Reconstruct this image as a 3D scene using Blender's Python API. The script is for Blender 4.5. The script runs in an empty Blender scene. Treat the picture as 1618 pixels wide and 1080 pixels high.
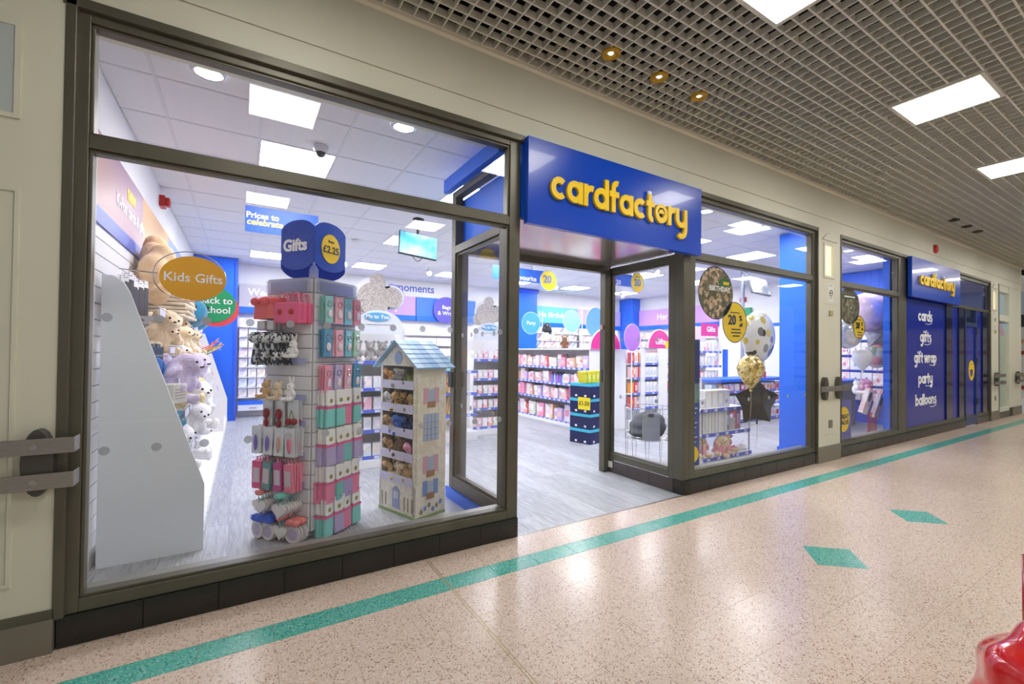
import bpy, bmesh, math, random
from mathutils import Vector, Matrix
random.seed(7)
S = bpy.context.scene
COL = S.collection
PI = math.pi
def lin(c):
    return tuple(((x/255)/12.92 if x/255 <= .04045 else ((x/255+.055)/1.055)**2.4) for x in c) + (1.0,)

# ------------------------------------------------------------------ camera
def setup_camera():
    F, cy = 702.0, 546.5
    yaw, p, rol = math.radians(31.32), math.radians(.75), math.radians(.6)
    fwd = Vector((math.sin(yaw)*math.cos(p), math.cos(yaw)*math.cos(p), math.sin(p)))
    r0 = Vector((math.cos(yaw), -math.sin(yaw), 0)); u0 = r0.cross(fwd)
    r = r0*math.cos(rol)+u0*math.sin(rol); u = -r0*math.sin(rol)+u0*math.cos(rol)
    cd = bpy.data.cameras.new('camera'); cam = bpy.data.objects.new('camera', cd); COL.objects.link(cam)
    cd.sensor_fit = 'HORIZONTAL'; cd.sensor_width = 36; cd.lens = F/1618*36
    cd.shift_y = (cy-540)/1618; cd.clip_start = .02; cd.clip_end = 200
    m = Matrix(((r.x, u.x, -fwd.x, 0), (r.y, u.y, -fwd.y, -2.77), (r.z, u.z, -fwd.z, 1.35), (0, 0, 0, 1)))
    cam.matrix_world = m
    S.camera = cam
setup_camera()
w = bpy.data.worlds.new('world'); S.world = w; w.use_nodes = True
w.node_tree.nodes['Background'].inputs[0].default_value = (1.0, .97, .93, 1)
w.node_tree.nodes['Background'].inputs[1].default_value = .24
S.view_settings.view_transform = 'Standard'; S.view_settings.look = 'None'
S.view_settings.exposure = 0.3; S.view_settings.gamma = 1.0
S.view_settings.use_curve_mapping = False
L_SHOP, L_MALL, L_DOWN = 27.0, 23.0, 20.0

# ------------------------------------------------------------------ materials
MATS = {}
def mat(name, rgb, rough=.5, metal=0.0, spec=.5, emit=None, estr=0, coat=0, alpha=1, trans=0, sheen=0):
    if name in MATS: return MATS[name]
    m = bpy.data.materials.new(name); m.use_nodes = True; MATS[name] = m
    b = m.node_tree.nodes['Principled BSDF']
    b.inputs['Base Color'].default_value = lin(rgb); b.inputs['Roughness'].default_value = rough
    b.inputs['Metallic'].default_value = metal; b.inputs['Specular IOR Level'].default_value = spec
    b.inputs['Coat Weight'].default_value = coat; b.inputs['Alpha'].default_value = alpha
    b.inputs['Transmission Weight'].default_value = trans; b.inputs['Sheen Weight'].default_value = sheen
    if emit: b.inputs['Emission Color'].default_value = lin(emit); b.inputs['Emission Strength'].default_value = estr
    return m
def nodes(m): return m.node_tree.nodes, m.node_tree.links, m.node_tree.nodes['Principled BSDF']
def pmat(name, cols, scale=8, rough=.5, kind='noise', stops=None, coord='Object', bump=0, stretch=(1,1,1), interp='LINEAR', detail=3, metal=0, spec=.5, sheen=0, coat=0):
    """procedural material: texture -> colour ramp"""
    if name in MATS: return MATS[name]
    m = mat(name, cols[0], rough, metal, spec, sheen=sheen, coat=coat); N, Lk, b = nodes(m)
    tc = N.new('ShaderNodeTexCoord'); mp = N.new('ShaderNodeMapping'); mp.inputs['Scale'].default_value = stretch
    if coord == 'World':
        g = N.new('ShaderNodeNewGeometry'); Lk.new(g.outputs['Position'], mp.inputs[0])
    else: Lk.new(tc.outputs[coord], mp.inputs[0])
    if kind == 'noise':
        t = N.new('ShaderNodeTexNoise'); t.inputs['Detail'].default_value = detail; out = t.outputs[0]
    elif kind == 'voronoi':
        t = N.new('ShaderNodeTexVoronoi'); sp = N.new('ShaderNodeSeparateColor'); Lk.new(t.outputs['Color'], sp.inputs[0]); out = sp.outputs[0]
    else:
        t = N.new('ShaderNodeTexWave'); t.inputs['Distortion'].default_value = 2; out = t.outputs[1]
    t.inputs['Scale'].default_value = scale; Lk.new(mp.outputs[0], t.inputs['Vector'])
    cr = N.new('ShaderNodeValToRGB'); cr.color_ramp.interpolation = interp
    n = len(cols); st = stops or [(.3+.4*i/(max(1, n-1))) if interp == 'LINEAR' else i/n for i in range(n)]
    e = cr.color_ramp.elements
    while len(e) < n: e.new(.5)
    for i in range(n): e[i].position = st[i]; e[i].color = lin(cols[i])
    Lk.new(out, cr.inputs[0]); Lk.new(cr.outputs[0], b.inputs['Base Color'])
    if bump:
        bp = N.new('ShaderNodeBump'); bp.inputs['Strength'].default_value = bump; bp.inputs['Distance'].default_value = .01
        Lk.new(out, bp.inputs['Height']); Lk.new(bp.outputs[0], b.inputs['Normal'])
    return m
def spotmat(name, base, cols, scale, r=.42):
    m = pmat(name, cols, scale, .15, kind='voronoi', interp='CONSTANT', coat=.4); N, Lk, b = nodes(m)
    v = [n for n in N if n.type == 'TEX_VORONOI'][0]; lt = N.new('ShaderNodeMath'); lt.operation = 'LESS_THAN'; lt.inputs[1].default_value = r; Lk.new(v.outputs['Distance'], lt.inputs[0])
    mx = N.new('ShaderNodeMix'); mx.data_type = 'RGBA'; cr = [n for n in N if n.type == 'VALTORGB'][0]; mx.inputs[6].default_value = lin(base)
    Lk.new(lt.outputs[0], mx.inputs[0]); Lk.new(cr.outputs[0], mx.inputs[7]); Lk.new(mx.outputs[2], b.inputs['Base Color']); return m
def emat(name, rgb, s):
    if name in MATS: return MATS[name]
    m = bpy.data.materials.new(name); m.use_nodes = True; MATS[name] = m; N = m.node_tree.nodes; N.clear()
    e = N.new('ShaderNodeEmission'); o = N.new('ShaderNodeOutputMaterial'); e.inputs[0].default_value = lin(rgb); e.inputs[1].default_value = s
    m.node_tree.links.new(e.outputs[0], o.inputs[0]); return m
def glassmat(name, tint=(255,255,255), ior=1.42, rough=0.0, diff=None, dfac=0):
    if name in MATS: return MATS[name]
    m = bpy.data.materials.new(name); m.use_nodes = True; MATS[name] = m; N = m.node_tree.nodes; Lk = m.node_tree.links; N.clear()
    o = N.new('ShaderNodeOutputMaterial'); t = N.new('ShaderNodeBsdfTransparent'); t.inputs[0].default_value = lin(tint)
    g = N.new('ShaderNodeBsdfGlossy'); g.inputs['Roughness'].default_value = rough
    lw = N.new('ShaderNodeLayerWeight'); lw.inputs[0].default_value = .5; pw = N.new('ShaderNodeMath'); pw.operation = 'POWER'; pw.inputs[1].default_value = 5.0
    f = N.new('ShaderNodeMath'); f.operation = 'MULTIPLY_ADD'; r0 = ((ior-1)/(ior+1))**2; f.inputs[1].default_value = .6; f.inputs[2].default_value = r0
    Lk.new(lw.outputs['Facing'], pw.inputs[0]); Lk.new(pw.outputs[0], f.inputs[0]); mx = N.new('ShaderNodeMixShader')
    src = t
    if diff:
        d = N.new('ShaderNodeBsdfDiffuse'); d.inputs[0].default_value = lin(diff); m2 = N.new('ShaderNodeMixShader'); m2.inputs[0].default_value = dfac
        Lk.new(t.outputs[0], m2.inputs[1]); Lk.new(d.outputs[0], m2.inputs[2]); src = m2
    Lk.new(f.outputs[0], mx.inputs[0]); Lk.new(src.outputs[0], mx.inputs[1]); Lk.new(g.outputs[0], mx.inputs[2]); Lk.new(mx.outputs[0], o.inputs[0])
    return m

frame_m = pmat('bronze_aluminium', [(90,87,74),(102,99,86)], 3, .38, metal=.35, coord='World')
frame_in = mat('frame_inner_lit', (150,150,142), .35, .5)  # frame metal coloured lighter to stand for shop light on its inner side
glass_m = glassmat('window_glass')
frost_m = glassmat('frosted_dot', (225,228,232), 1.3, .2, (205,208,214), .42)
cream = pmat('cream_paint', [(212,211,192),(220,219,201)], 1.2, .45, coord='World')
cream2 = mat('cream_trim', (222,216,196), .4)
white = mat('white_laminate', (236,236,236), .4)
whitew = pmat('white_wall', [(232,231,232),(240,239,239)], 1.5, .6, coord='World')
ctile = pmat('ceiling_tile_mineral', [(226,226,230),(240,240,242)], 180, .9, coord='World', bump=.15)
tbar = mat('ceiling_tee_white', (222,222,226), .5)
plinth_m = pmat('black_gloss_tile', [(30,29,25),(42,40,35)], 2.5, .22, coord='World')
steel = pmat('brushed_steel', [(150,148,142),(172,170,165)], 60, .32, stretch=(1,1,30), metal=.85)
skirt = mat('grey_metal_skirting', (136,130,118), .4, .4)
blue = mat('shop_blue', (22,106,234), .42)
bluesign = mat('sign_blue_gloss', (0,72,200), .26, spec=.35, coat=.15)
bluefilm = mat('blue_window_film', (14,44,160), .2, spec=.3, coat=.15)
yellow = mat('sign_yellow', (255,214,10), .4)
yellow_edge = mat('sign_yellow_edge', (205,170,40), .4)
wht = mat('print_white', (246,246,246), .5)
navy = mat('navy_print', (28,40,84), .45)
blackm = mat('black_plastic', (22,22,24), .4)
darkm = mat('plenum_black', (12,12,12), .9)
gridm = mat('grey_grid_paint', (212,210,198), .5)
red = mat('red_plastic', (190,24,24), .35)
chrome = mat('chrome', (190,190,192), .2, 1.0)
wire = mat('white_wire', (206,208,212), .35, .4)
clear = glassmat('clear_acrylic', (246,248,255), 1.35, .05, (220,225,240), .12)
strip_blue = mat('price_strip_blue', (92,112,206), .35)
label_w = mat('price_label', (214,216,236), .5)
slat_m = mat('slatwall_white', (232,232,236), .45)
slot_m = mat('slatwall_slot', (176,178,186), .5)

def terrazzo(name, base, spk, dark):
    m = mat(name, base, .16, coat=.0); N, Lk, b = nodes(m)
    g = N.new('ShaderNodeNewGeometry')
    v = N.new('ShaderNodeTexVoronoi'); v.inputs['Scale'].default_value = 170; Lk.new(g.outputs['Position'], v.inputs['Vector'])
    sp = N.new('ShaderNodeSeparateColor'); Lk.new(v.outputs['Color'], sp.inputs[0])
    cr = N.new('ShaderNodeValToRGB'); e = cr.color_ramp.elements; cr.color_ramp.interpolation = 'CONSTANT'
    for i in range(3): e.new(.5)
    for i, (p, c) in enumerate([(0, dark), (.09, base), (.45, spk[0]), (.7, base), (.88, spk[1])]): e[i].position = p; e[i].color = lin(c)
    Lk.new(sp.outputs[0], cr.inputs[0])
    n = N.new('ShaderNodeTexNoise'); n.inputs['Scale'].default_value = .9; Lk.new(g.outputs['Position'], n.inputs['Vector'])
    n2 = N.new('ShaderNodeTexNoise'); n2.inputs['Scale'].default_value = 260; Lk.new(g.outputs['Position'], n2.inputs['Vector'])
    mx = N.new('ShaderNodeMix'); mx.data_type = 'RGBA'; mx.blend_type = 'MULTIPLY'; mx.inputs[0].default_value = .3
    Lk.new(cr.outputs[0], mx.inputs[6]); Lk.new(n2.outputs[0], mx.inputs[7]); Lk.new(mx.outputs[2], b.inputs['Base Color'])
    mr = N.new('ShaderNodeMapRange'); mr.inputs[3].default_value = .14; mr.inputs[4].default_value = .30; Lk.new(n.outputs[0], mr.inputs[0]); Lk.new(mr.outputs[0], b.inputs['Roughness'])
    return m
terr = terrazzo('terrazzo_beige', (226,203,184), ((233,212,195),(242,227,214)), (170,142,122))
teal = terrazzo('terrazzo_teal', (88,182,166), ((104,194,178),(150,212,200)), (52,130,120))
plank_m = pmat('grey_vinyl_plank', [(134,137,144),(178,181,186),(150,153,160),(196,198,202)], 3.2, .36, stretch=(9,.8,1), coord='World', detail=6)
plank_m2 = pmat('grey_vinyl_plank_light', [(146,149,156),(190,193,198),(162,165,171),(206,208,212)], 3.6, .36, stretch=(9,.7,1), coord='World', detail=6)

# ------------------------------------------------------------------ mesh helpers
class MB:
    def __init__(s): s.v = []; s.f = []
    def add(s, vs, fs):
        o = len(s.v); s.v += [tuple(a) for a in vs]; s.f += [tuple(i+o for i in f) for f in fs]; return s
    def box(s, x0, x1, y0, y1, z0, z1):
        return s.add([(x0,y0,z0),(x1,y0,z0),(x1,y1,z0),(x0,y1,z0),(x0,y0,z1),(x1,y0,z1),(x1,y1,z1),(x0,y1,z1)],
                     [(0,3,2,1),(4,5,6,7),(0,1,5,4),(1,2,6,5),(2,3,7,6),(3,0,4,7)])
    def prism(s, pts, a, b, ax='y'):
        """polygon pts (2D) extruded along ax from a to b; 2D = the two other axes in xyz order"""
        def P(p, t): return {'x': (t, p[0], p[1]), 'y': (p[0], t, p[1]), 'z': (p[0], p[1], t)}[ax]
        n = len(pts)
        return s.add([P(p, a) for p in pts]+[P(p, b) for p in pts], [tuple(range(n)), tuple(range(2*n-1, n-1, -1))]+[(i, (i+1) % n, (i+1) % n+n, i+n) for i in range(n)])
    def tube(s, path, r, n=6, closed=False, cap=True):
        path = [Vector(p) for p in path]; m = len(path); rs = r if isinstance(r, (list, tuple)) else [r]*m
        vs = []; fs = []
        for i, p in enumerate(path):
            if closed: t = path[(i+1) % m]-path[i-1]
            else: t = path[min(i+1, m-1)]-path[max(i-1, 0)]
            t.normalize(); a = Vector((0,0,1)) if abs(t.z) < .9 else Vector((1,0,0))
            u = t.cross(a).normalized(); w_ = t.cross(u)
            for k in range(n):
                q = 2*PI*k/n; vs.append(p+(u*math.cos(q)+w_*math.sin(q))*rs[i])
        for i in range(m if closed else m-1):
            j = (i+1) % m
            for k in range(n): fs.append((i*n+k, i*n+(k+1) % n, j*n+(k+1) % n, j*n+k))
        if cap and not closed: fs += [tuple(range(n-1, -1, -1)), tuple((m-1)*n+k for k in range(n))]
        return s.add(vs, fs)
    def cyl(s, p0, p1, r0, r1=None, n=16): return s.tube([p0, p1], [r0, r0 if r1 is None else r1], n)
    def lathe(s, prof, c=(0,0,0), n=20, sx=1, sy=1, cap=True):
        vs = []; fs = []; m = len(prof)
        for r, z in prof:
            for k in range(n): q = 2*PI*k/n; vs.append((c[0]+r*math.cos(q)*sx, c[1]+r*math.sin(q)*sy, c[2]+z))
        for i in range(m-1):
            for k in range(n): fs.append((i*n+k, i*n+(k+1) % n, (i+1)*n+(k+1) % n, (i+1)*n+k))
        if cap: fs += [tuple(range(n-1, -1, -1)), tuple((m-1)*n+k for k in range(n))]
        return s.add(vs, fs)
    def ell(s, c, r, seg=12, ring=7, rot=None):
        if not isinstance(r, (list, tuple)): r = (r, r, r)
        vs = [Vector((0,0,r[2]))]; fs = []
        for i in range(1, ring):
            a = PI*i/ring
            for k in range(seg): q = 2*PI*k/seg; vs.append(Vector((r[0]*math.sin(a)*math.cos(q), r[1]*math.sin(a)*math.sin(q), r[2]*math.cos(a))))
        vs.append(Vector((0,0,-r[2])))
        for k in range(seg): fs.append((0, 1+k, 1+(k+1) % seg))
        for i in range(ring-2):
            for k in range(seg): fs.append((1+i*seg+k, 1+(i+1)*seg+k, 1+(i+1)*seg+(k+1) % seg, 1+i*seg+(k+1) % seg))
        e = 1+(ring-2)*seg
        for k in range(seg): fs.append((e+k, len(vs)-1, e+(k+1) % seg))
        R = rot.to_matrix() if rot else Matrix.Identity(3)
        return s.add([R@v+Vector(c) for v in vs], fs)
    def mesh(s, name, m=None, smooth=False, bevel=0):
        me = bpy.data.meshes.new(name); me.from_pydata(s.v, [], s.f)
        bm = bmesh.new(); bm.from_mesh(me); bmesh.ops.recalc_face_normals(bm, faces=bm.faces)
        if bevel: bmesh.ops.bevel(bm, geom=[e for e in bm.edges if len(e.link_faces) == 2 and e.calc_face_angle(0) > .6], offset=bevel, segments=2, affect='EDGES', profile=.5)
        bm.to_mesh(me); bm.free()
        if smooth: me.polygons.foreach_set('use_smooth', [True]*len(me.polygons))
        if m: me.materials.append(m)
        return me
    def build(s, name, m, parent=None, smooth=False, bevel=0, loc=(0,0,0), rot=(0,0,0)):
        return put(name, s.mesh(name, m, smooth, bevel), parent, loc, rot)
def put(name, me, parent=None, loc=(0,0,0), rot=(0,0,0), m=None, scale=None):
    o = bpy.data.objects.new(name, me); COL.objects.link(o); o.parent = parent
    o.location = loc; o.rotation_euler = rot if isinstance(rot, (tuple, list)) else (0, 0, rot)
    if scale: o.scale = scale if isinstance(scale, (tuple, list)) else (scale,)*3
    if m is not None and o.material_slots:
        o.material_slots[0].link = 'OBJECT'; o.material_slots[0].material = m
    return o
def tag(o, label, cat, group=None, kind=None):
    o['label'] = label; o['category'] = cat
    if group: o['group'] = group
    if kind: o['kind'] = kind
    return o
def thing(name, label, cat, loc=(0,0,0), rot=(0,0,0), group=None, kind=None, scale=None):
    return tag(put(name, None, None, loc, rot, None, scale), label, cat, group, kind)
def struct(name, label, cat, loc=(0,0,0)): return thing(name, label, cat, loc, kind='structure')
def copy_tree(o, parent=None):
    c = o.copy(); COL.objects.link(c); c.parent = parent
    for ch in list(o.children): copy_tree(ch, c)
    return c
def dup(o, loc, rot=None, label=None, group=None, scale=None):
    c = copy_tree(o); c.location = loc
    if rot is not None: c.rotation_euler = rot if isinstance(rot, (tuple, list)) else (0, 0, rot)
    if label: c['label'] = label
    if group: c['group'] = group
    if scale: c.scale = scale if isinstance(scale, (tuple, list)) else (scale,)*3
    return c
def box(name, m, parent, *a, bevel=0): return MB().box(*a).build(name, m, parent, bevel=bevel)
ONES = ['', 'first', 'second', 'third', 'fourth', 'fifth', 'sixth', 'seventh', 'eighth', 'ninth', 'tenth', 'eleventh', 'twelfth', 'thirteenth', 'fourteenth', 'fifteenth', 'sixteenth', 'seventeenth', 'eighteenth', 'nineteenth']
def nth(n): return ONES[n] if n < 20 else ('twentieth' if n == 20 else 'thirtieth' if n == 30 else ('twenty-' if n < 30 else 'thirty-')+ONES[n % 10])
_tc = {}
def text_mesh(s, size=.1, ext=.001, off=0.0, shear=0, align='CENTER', sp=1.0):
    k = (s, size, ext, off, shear, align, sp)
    if k in _tc: return _tc[k]
    cu = bpy.data.curves.new('lettering', 'FONT'); cu.body = s; cu.size = size; cu.extrude = ext; cu.offset = off; cu.shear = shear
    cu.align_x = align; cu.align_y = 'CENTER'; cu.space_character = sp; cu.resolution_u = 3
    o = bpy.data.objects.new('tmp', cu); COL.objects.link(o)
    dg = bpy.context.evaluated_depsgraph_get(); me = bpy.data.meshes.new_from_object(o.evaluated_get(dg)); me.name = 'lettering'
    me.transform(Matrix.Rotation(PI/2, 4, 'X')); me.materials.clear(); me.materials.append(wht)
    bpy.data.objects.remove(o); bpy.data.curves.remove(cu); _tc[k] = me
    return me
def text(s, parent, loc, size, m, off=0.0, rot=(0,0,0), ext=.001, shear=0, align='CENTER', sx=1.0, sp=1.0):
    o = put('lettering', text_mesh(s, size, ext, off, shear, align, sp), parent, loc, rot, m); o.scale = (sx, 1, 1); return o
def bake(o, del_src=True):
    dg = bpy.context.evaluated_depsgraph_get(); me = bpy.data.meshes.new_from_object(o.evaluated_get(dg))
    bpy.data.objects.remove(o); return me
def disc_pts(rx, rz, n=28, cx=0, cz=0): return [(cx+rx*math.cos(2*PI*i/n), cz+rz*math.sin(2*PI*i/n)) for i in range(n)]
def face_rot(nx, ny): return math.atan2(nx, -ny)

# stroke lettering: rounded geometric lower-case letters (x-height 1)
W = .275; RR = .5-W/2
GL = {
 'a': (1.0, [('A',.5,.5,RR,0,360),('L',1-W/2,0,1-W/2,1)]), 'b': (1.0, [('A',.5,.5,RR,0,360),('L',W/2,0,W/2,1.45)]),
 'c': (.9, [('A',.5,.5,RR,48,312)]), 'd': (1.0, [('A',.5,.5,RR,0,360),('L',1-W/2,0,1-W/2,1.45)]),
 'f': (.66, [('L',.28,0,.28,1.16),('A',.52,1.16,.24,180,70),('L',0,.86,.66,.86)]),
 'g': (1.0, [('A',.5,.5,RR,0,360),('L',1-W/2,-.1,1-W/2,1),('A',.5,-.1,RR,0,-140)]),
 'i': (.32, [('L',.16,0,.16,1),('L',.16,1.17,.16,1.45)]), 'l': (.32, [('L',.16,0,.16,1.45)]),
 'n': (.98, [('L',W/2,0,W/2,1),('A',.49,.52,.34,180,0),('L',.83,0,.83,.52)]),
 'o': (1.0, [('A',.5,.5,RR,0,360)]), 'p': (1.0, [('A',.5,.5,RR,0,360),('L',W/2,-.45,W/2,1)]),
 'r': (.62, [('L',W/2,0,W/2,1),('A',.52,.48,.37,180,72)]),
 's': (.72, [('A',.36,.71,.17,30,270),('A',.36,.31,.19,90,-150)]),
 't': (.66, [('L',.28,.3,.28,1.32),('A',.5,.3,.22,180,280),('L',0,.86,.66,.86)]),
 'w': (1.5, [('L',.12,1,.42,0),('L',.42,0,.75,1),('L',.75,1,1.08,0),('L',1.08,0,1.38,1)]),
 'y': (1.0, [('L',W/2,.5,W/2,1),('A',.5,.5,RR,180,360),('L',1-W/2,-.1,1-W/2,1),('A',.5,-.1,RR,0,-130)]),
 ' ': (.25, [])}
def strokes(mb, ch, ox, oz, sx, sz, y0, y1):
    ch_i = 0
    for st in GL[ch][1]:
        if st[0] == 'L':
            _, x0, z0, x1, z1 = st; d = Vector((x1-x0, z1-z0)); d.normalize(); nrm = Vector((-d.y, d.x))*(W/2)
            if abs(d.y) < .95 and abs(d.x) < .95: nrm = Vector((W/2, 0))
            pts = [(x0-nrm.x, z0-nrm.y), (x1-nrm.x, z1-nrm.y), (x1+nrm.x, z1+nrm.y), (x0+nrm.x, z0+nrm.y)]
            ol = .0006+.0004*(ch_i % 3); ch_i += 1; mb.prism([(ox+a*sx, oz+b*sz) for a, b in pts], y0-ol, y1)
        else:
            _, cx, cz, r, a0, a1 = st; n = max(6, int(abs(a1-a0)/15))
            for i in range(n):
                q0 = math.radians(a0+(a1-a0)*i/n); q1 = math.radians(a0+(a1-a0)*(i+1)/n)
                pts = [(cx+(r-W/2)*math.cos(q0), cz+(r-W/2)*math.sin(q0)), (cx+(r+W/2)*math.cos(q0), cz+(r+W/2)*math.sin(q0)), (cx+(r+W/2)*math.cos(q1), cz+(r+W/2)*math.sin(q1)), (cx+(r-W/2)*math.cos(q1), cz+(r-W/2)*math.sin(q1))]
                mb.prism([(ox+a*sx, oz+b*sz) for a, b in pts], y0, y1)
def word_width(wd, gap=.09): return sum(GL[c][0]+gap for c in wd)-gap
def letters(wd, parent, x0, z0, sx, sz, y0, y1, m, gap=.09, name='letter'):
    x = x0; out = []
    for c in wd:
        if c != ' ':
            mb = MB(); strokes(mb, c, 0, 0, sx, sz, y0, y1); out.append(mb.build(name, m, parent, loc=(x, 0, z0)))
        x += (GL[c][0]+gap)*sx
    return out
# ================================================================== THE SETTING
# ---- mall floor: terrazzo tiles with teal strip and diamonds
CAMV = Vector((0, -2.77, 1.35))
def seen(x, y, z=0, m=.08):
    yaw = math.radians(31.32); dx, dy = x, y+2.77
    f = dx*math.sin(yaw)+dy*math.cos(yaw); r = dx*math.cos(yaw)-dy*math.sin(yaw)
    return f > .3 and abs(r/f) < 1.153+m and (z-1.35)/f > -.80-m
floor = struct('floor', 'polished beige speckled terrazzo floor of the mall walkway', 'floor')
MB().box(-3.5, 24, -8, .0, -.12, -.006).build('screed', mat('joint_grout', (226,200,178), .5), floor)
T = .3; x0t = -.148-T*10
cand = []
rows = [(-.285+.0006, -.0006)] + [(-.435-T*(k+1), -.435-T*k) for k in range(24)]
for j, (ya, yb) in enumerate(rows):
    for i in range(90):
        xa = x0t+i*T; cand.append((xa, xa+T, ya, yb))
def near(c): return (Vector(((c[0]+c[1])/2, (c[2]+c[3])/2, 0))-CAMV).length
vis = sorted([c for c in cand if seen((c[0]+c[1])/2, (c[2]+c[3])/2)], key=near)
first = set(vis[:290]); tm = MB().box(-T/2+.0004, T/2-.0004, -T/2+.0004, T/2-.0004, -.02, 0).mesh('tile', terr, bevel=.0005)
tm0 = MB().box(-T/2+.0004, T/2-.0004, -.142, .142, -.02, 0).mesh('tile', terr, bevel=.0005)
rest = MB()
for c in cand:
    if c in first: put('tile', tm0 if c[3] > -.1 else tm, floor, ((c[0]+c[1])/2, (c[2]+c[3])/2, 0))
    else: rest.box(c[0]+.0004, c[1]-.0004, c[2]+.0004, c[3]-.0004, -.02, 0)
o = rest.build('tile_field', terr, floor); o['kind'] = 'stuff'
sm = MB().box(-T/2+.001, T/2-.001, -.0735, .0735, -.02, .0003).mesh('strip_tile', teal, bevel=.001)
for i in range(75): put('strip_tile', sm, floor, (x0t+(i+.5)*T, -.36, 0))
dm = MB().prism([(-.22,0),(0,-.195),(.22,0),(0,.195)], -.01, .0008, 'z').mesh('diamond_inlay', teal)
for k in range(0, 2): put('diamond_inlay', dm, floor, (3.415+1.472*k, -1.34, 0))
box('expansion_strip', mat('brass_strip', (176,160,120), .35, .6), floor, 1.034, 1.039, -7.5, -.01, -.01, .0008)
box('expansion_strip', MATS['brass_strip'], floor, 1.049, 1.054, -7.5, -.01, -.01, .0008)
# ---- shop floor: vinyl planks
sf = struct('floor_shop', 'pale grey wood-effect plank floor inside the shop', 'floor')
box('screed', mat('plank_joint', (150,152,158), .6), sf, -.8, 10.9, 0, 7.8, -.12, -.004)
PW, PL = .182, 1.22; pl = []
for i in range(64):
    off = random.random()*PL
    for j in range(-1, 8):
        ya, yb = max(0.001, j*PL+off), min(7.79, (j+1)*PL+off); xa = -.79+i*PW
        if yb-ya > .05 and xa < 10.7: pl.append((xa, xa+PW, ya, yb))
pls = sorted(pl, key=near); rest = MB()
for n_, c in enumerate(pls):
    if n_ < 290: MB().box(c[0]+.0007, c[1]-.0007, c[2]+.0007, c[3]-.0007, -.02, 0).build('plank', (plank_m, plank_m2)[n_*7 % 3 % 2], sf)
    else: rest.box(c[0]+.0007, c[1]-.0007, c[2]+.0007, c[3]-.0007, -.02, 0)
o = rest.build('plank_field', plank_m, sf); o['kind'] = 'stuff'
box('threshold_strip', steel, sf, 1.75, 3.62, -.004, .012, -.01, .002)

# ---- mall ceiling: open-cell grid
ZC = 3.47; CE = .0965
ceil = struct('ceiling', 'grey open-cell grid ceiling over the walkway', 'ceiling')
box('plenum', darkm, ceil, -3.5, 24, -8, .3, 3.95, 4.0); box('plenum_side', darkm, ceil, -3.5, 24, .27, .3, 3.56, 3.95)
mx_ = MB().box(-3.5, 24, -.0058, .0058, 0, .046).mesh('long_blade', gridm); my_ = MB().box(-.0045, .0045, -8, -.02, 0, .046).mesh('cross_blade', gridm)
for k in range(62): put('long_blade', mx_, ceil, (0, -.05-CE*k, ZC))
for k in range(-16, 205): put('cross_blade', my_, ceil, (.803+CE*k, 0, ZC+.0006))
# light panels of the mall
pan_m = emat('mall_panel_light', (255,252,244), L_MALL)
def mall_panel(x, y, label):
    t = thing('panel_light', label, 'ceiling light', (x, y, ZC-.012), group='square light panels in the grid ceiling')
    MB().box(-.265, .265, -.265, .265, .002, .008).build('diffuser', pan_m, t)
    f = MB()
    for a in ((-.29,.29,-.29,-.262), (-.29,.29,.262,.29), (-.29,-.262,-.262,.262), (.262,.29,-.262,.262)): f.box(*a, 0, .06)
    f.build('frame', gridm, t)
names = {2: 'square ceiling light panel cut by the top edge of the picture', 4: 'square ceiling light panel in full view in the grid', 6: 'square ceiling light panel at the right edge of the picture'}
names = {1: names[2], 2: names[4], 3: names[6]}
for k in range(0, 8):
    for y in (-1.5, -4.32):
        mall_panel(.285+2.335*k, y, names.get(k, 'square light panel in the front walkway row, %s from the left' % nth(k+1)) if y > -2 else 'square light panel in the second walkway row, %s from the left' % nth(k+1))
def ring_spot(x, lit, label):
    t = thing('ring_downlight', label, 'downlight', (x, -.46, ZC-.012), group='ring downlights in the grid ceiling')
    pr = [(.036, .03), (.036, .0), (.052, -.008), (.068, 0), (.068, .012)]
    MB().lathe(pr, n=24, cap=False).build('ring', mat('gold_ring', (196,150,30), .35, .3) if lit else mat('dark_ring', (60,48,36), .5), t, smooth=True)
    MB().lathe([(.0, .03), (.02, .028), (.02, .008), (.012, .002), (0.001, .0)], n=16).build('bulb', emat('halogen', (255,250,230), .9) if lit else mat('dark_lamp', (60,54,48), .4), t, smooth=True)
for x, lb in ((2.2, 'yellow ringed downlight nearest the camera of the three above the fascia'), (2.7, 'middle yellow ringed downlight above the entrance'), (3.18, 'furthest of the three yellow ringed downlights above the entrance')): ring_spot(x, True, lb)
for x, lb in ((9.41, 'nearest of the three dark downlights over the far fascia'), (10.03, 'middle dark downlight over the far fascia'), (10.59, 'furthest dark downlight over the far fascia')): ring_spot(x, False, lb)

# ---- bulkhead over the shop fronts
bk = struct('wall_bulkhead', 'cream painted bulkhead above the shop fronts', 'wall')
box('lower_band', cream, bk, -3.5, 16.0, -.018, .30, 2.945, 3.087)
box('upper_band', cream, bk, -3.5, 16.0, -.022, .30, 3.093, 3.56)
box('groove', mat('groove_cream', (226,212,190), .5), bk, -3.5, 16.0, -.012, .30, 3.087, 3.093)
MB().prism([(-.04,3.455),(-.022,3.44),(-.01,3.475),(-.04,3.475)], -3.5, 16.0, 'x').build('cornice_trim', cream2, bk)
box('bulkhead_return', cream, bk, 15.98, 16.0, .3, 4.2, 0, 3.56)

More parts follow.
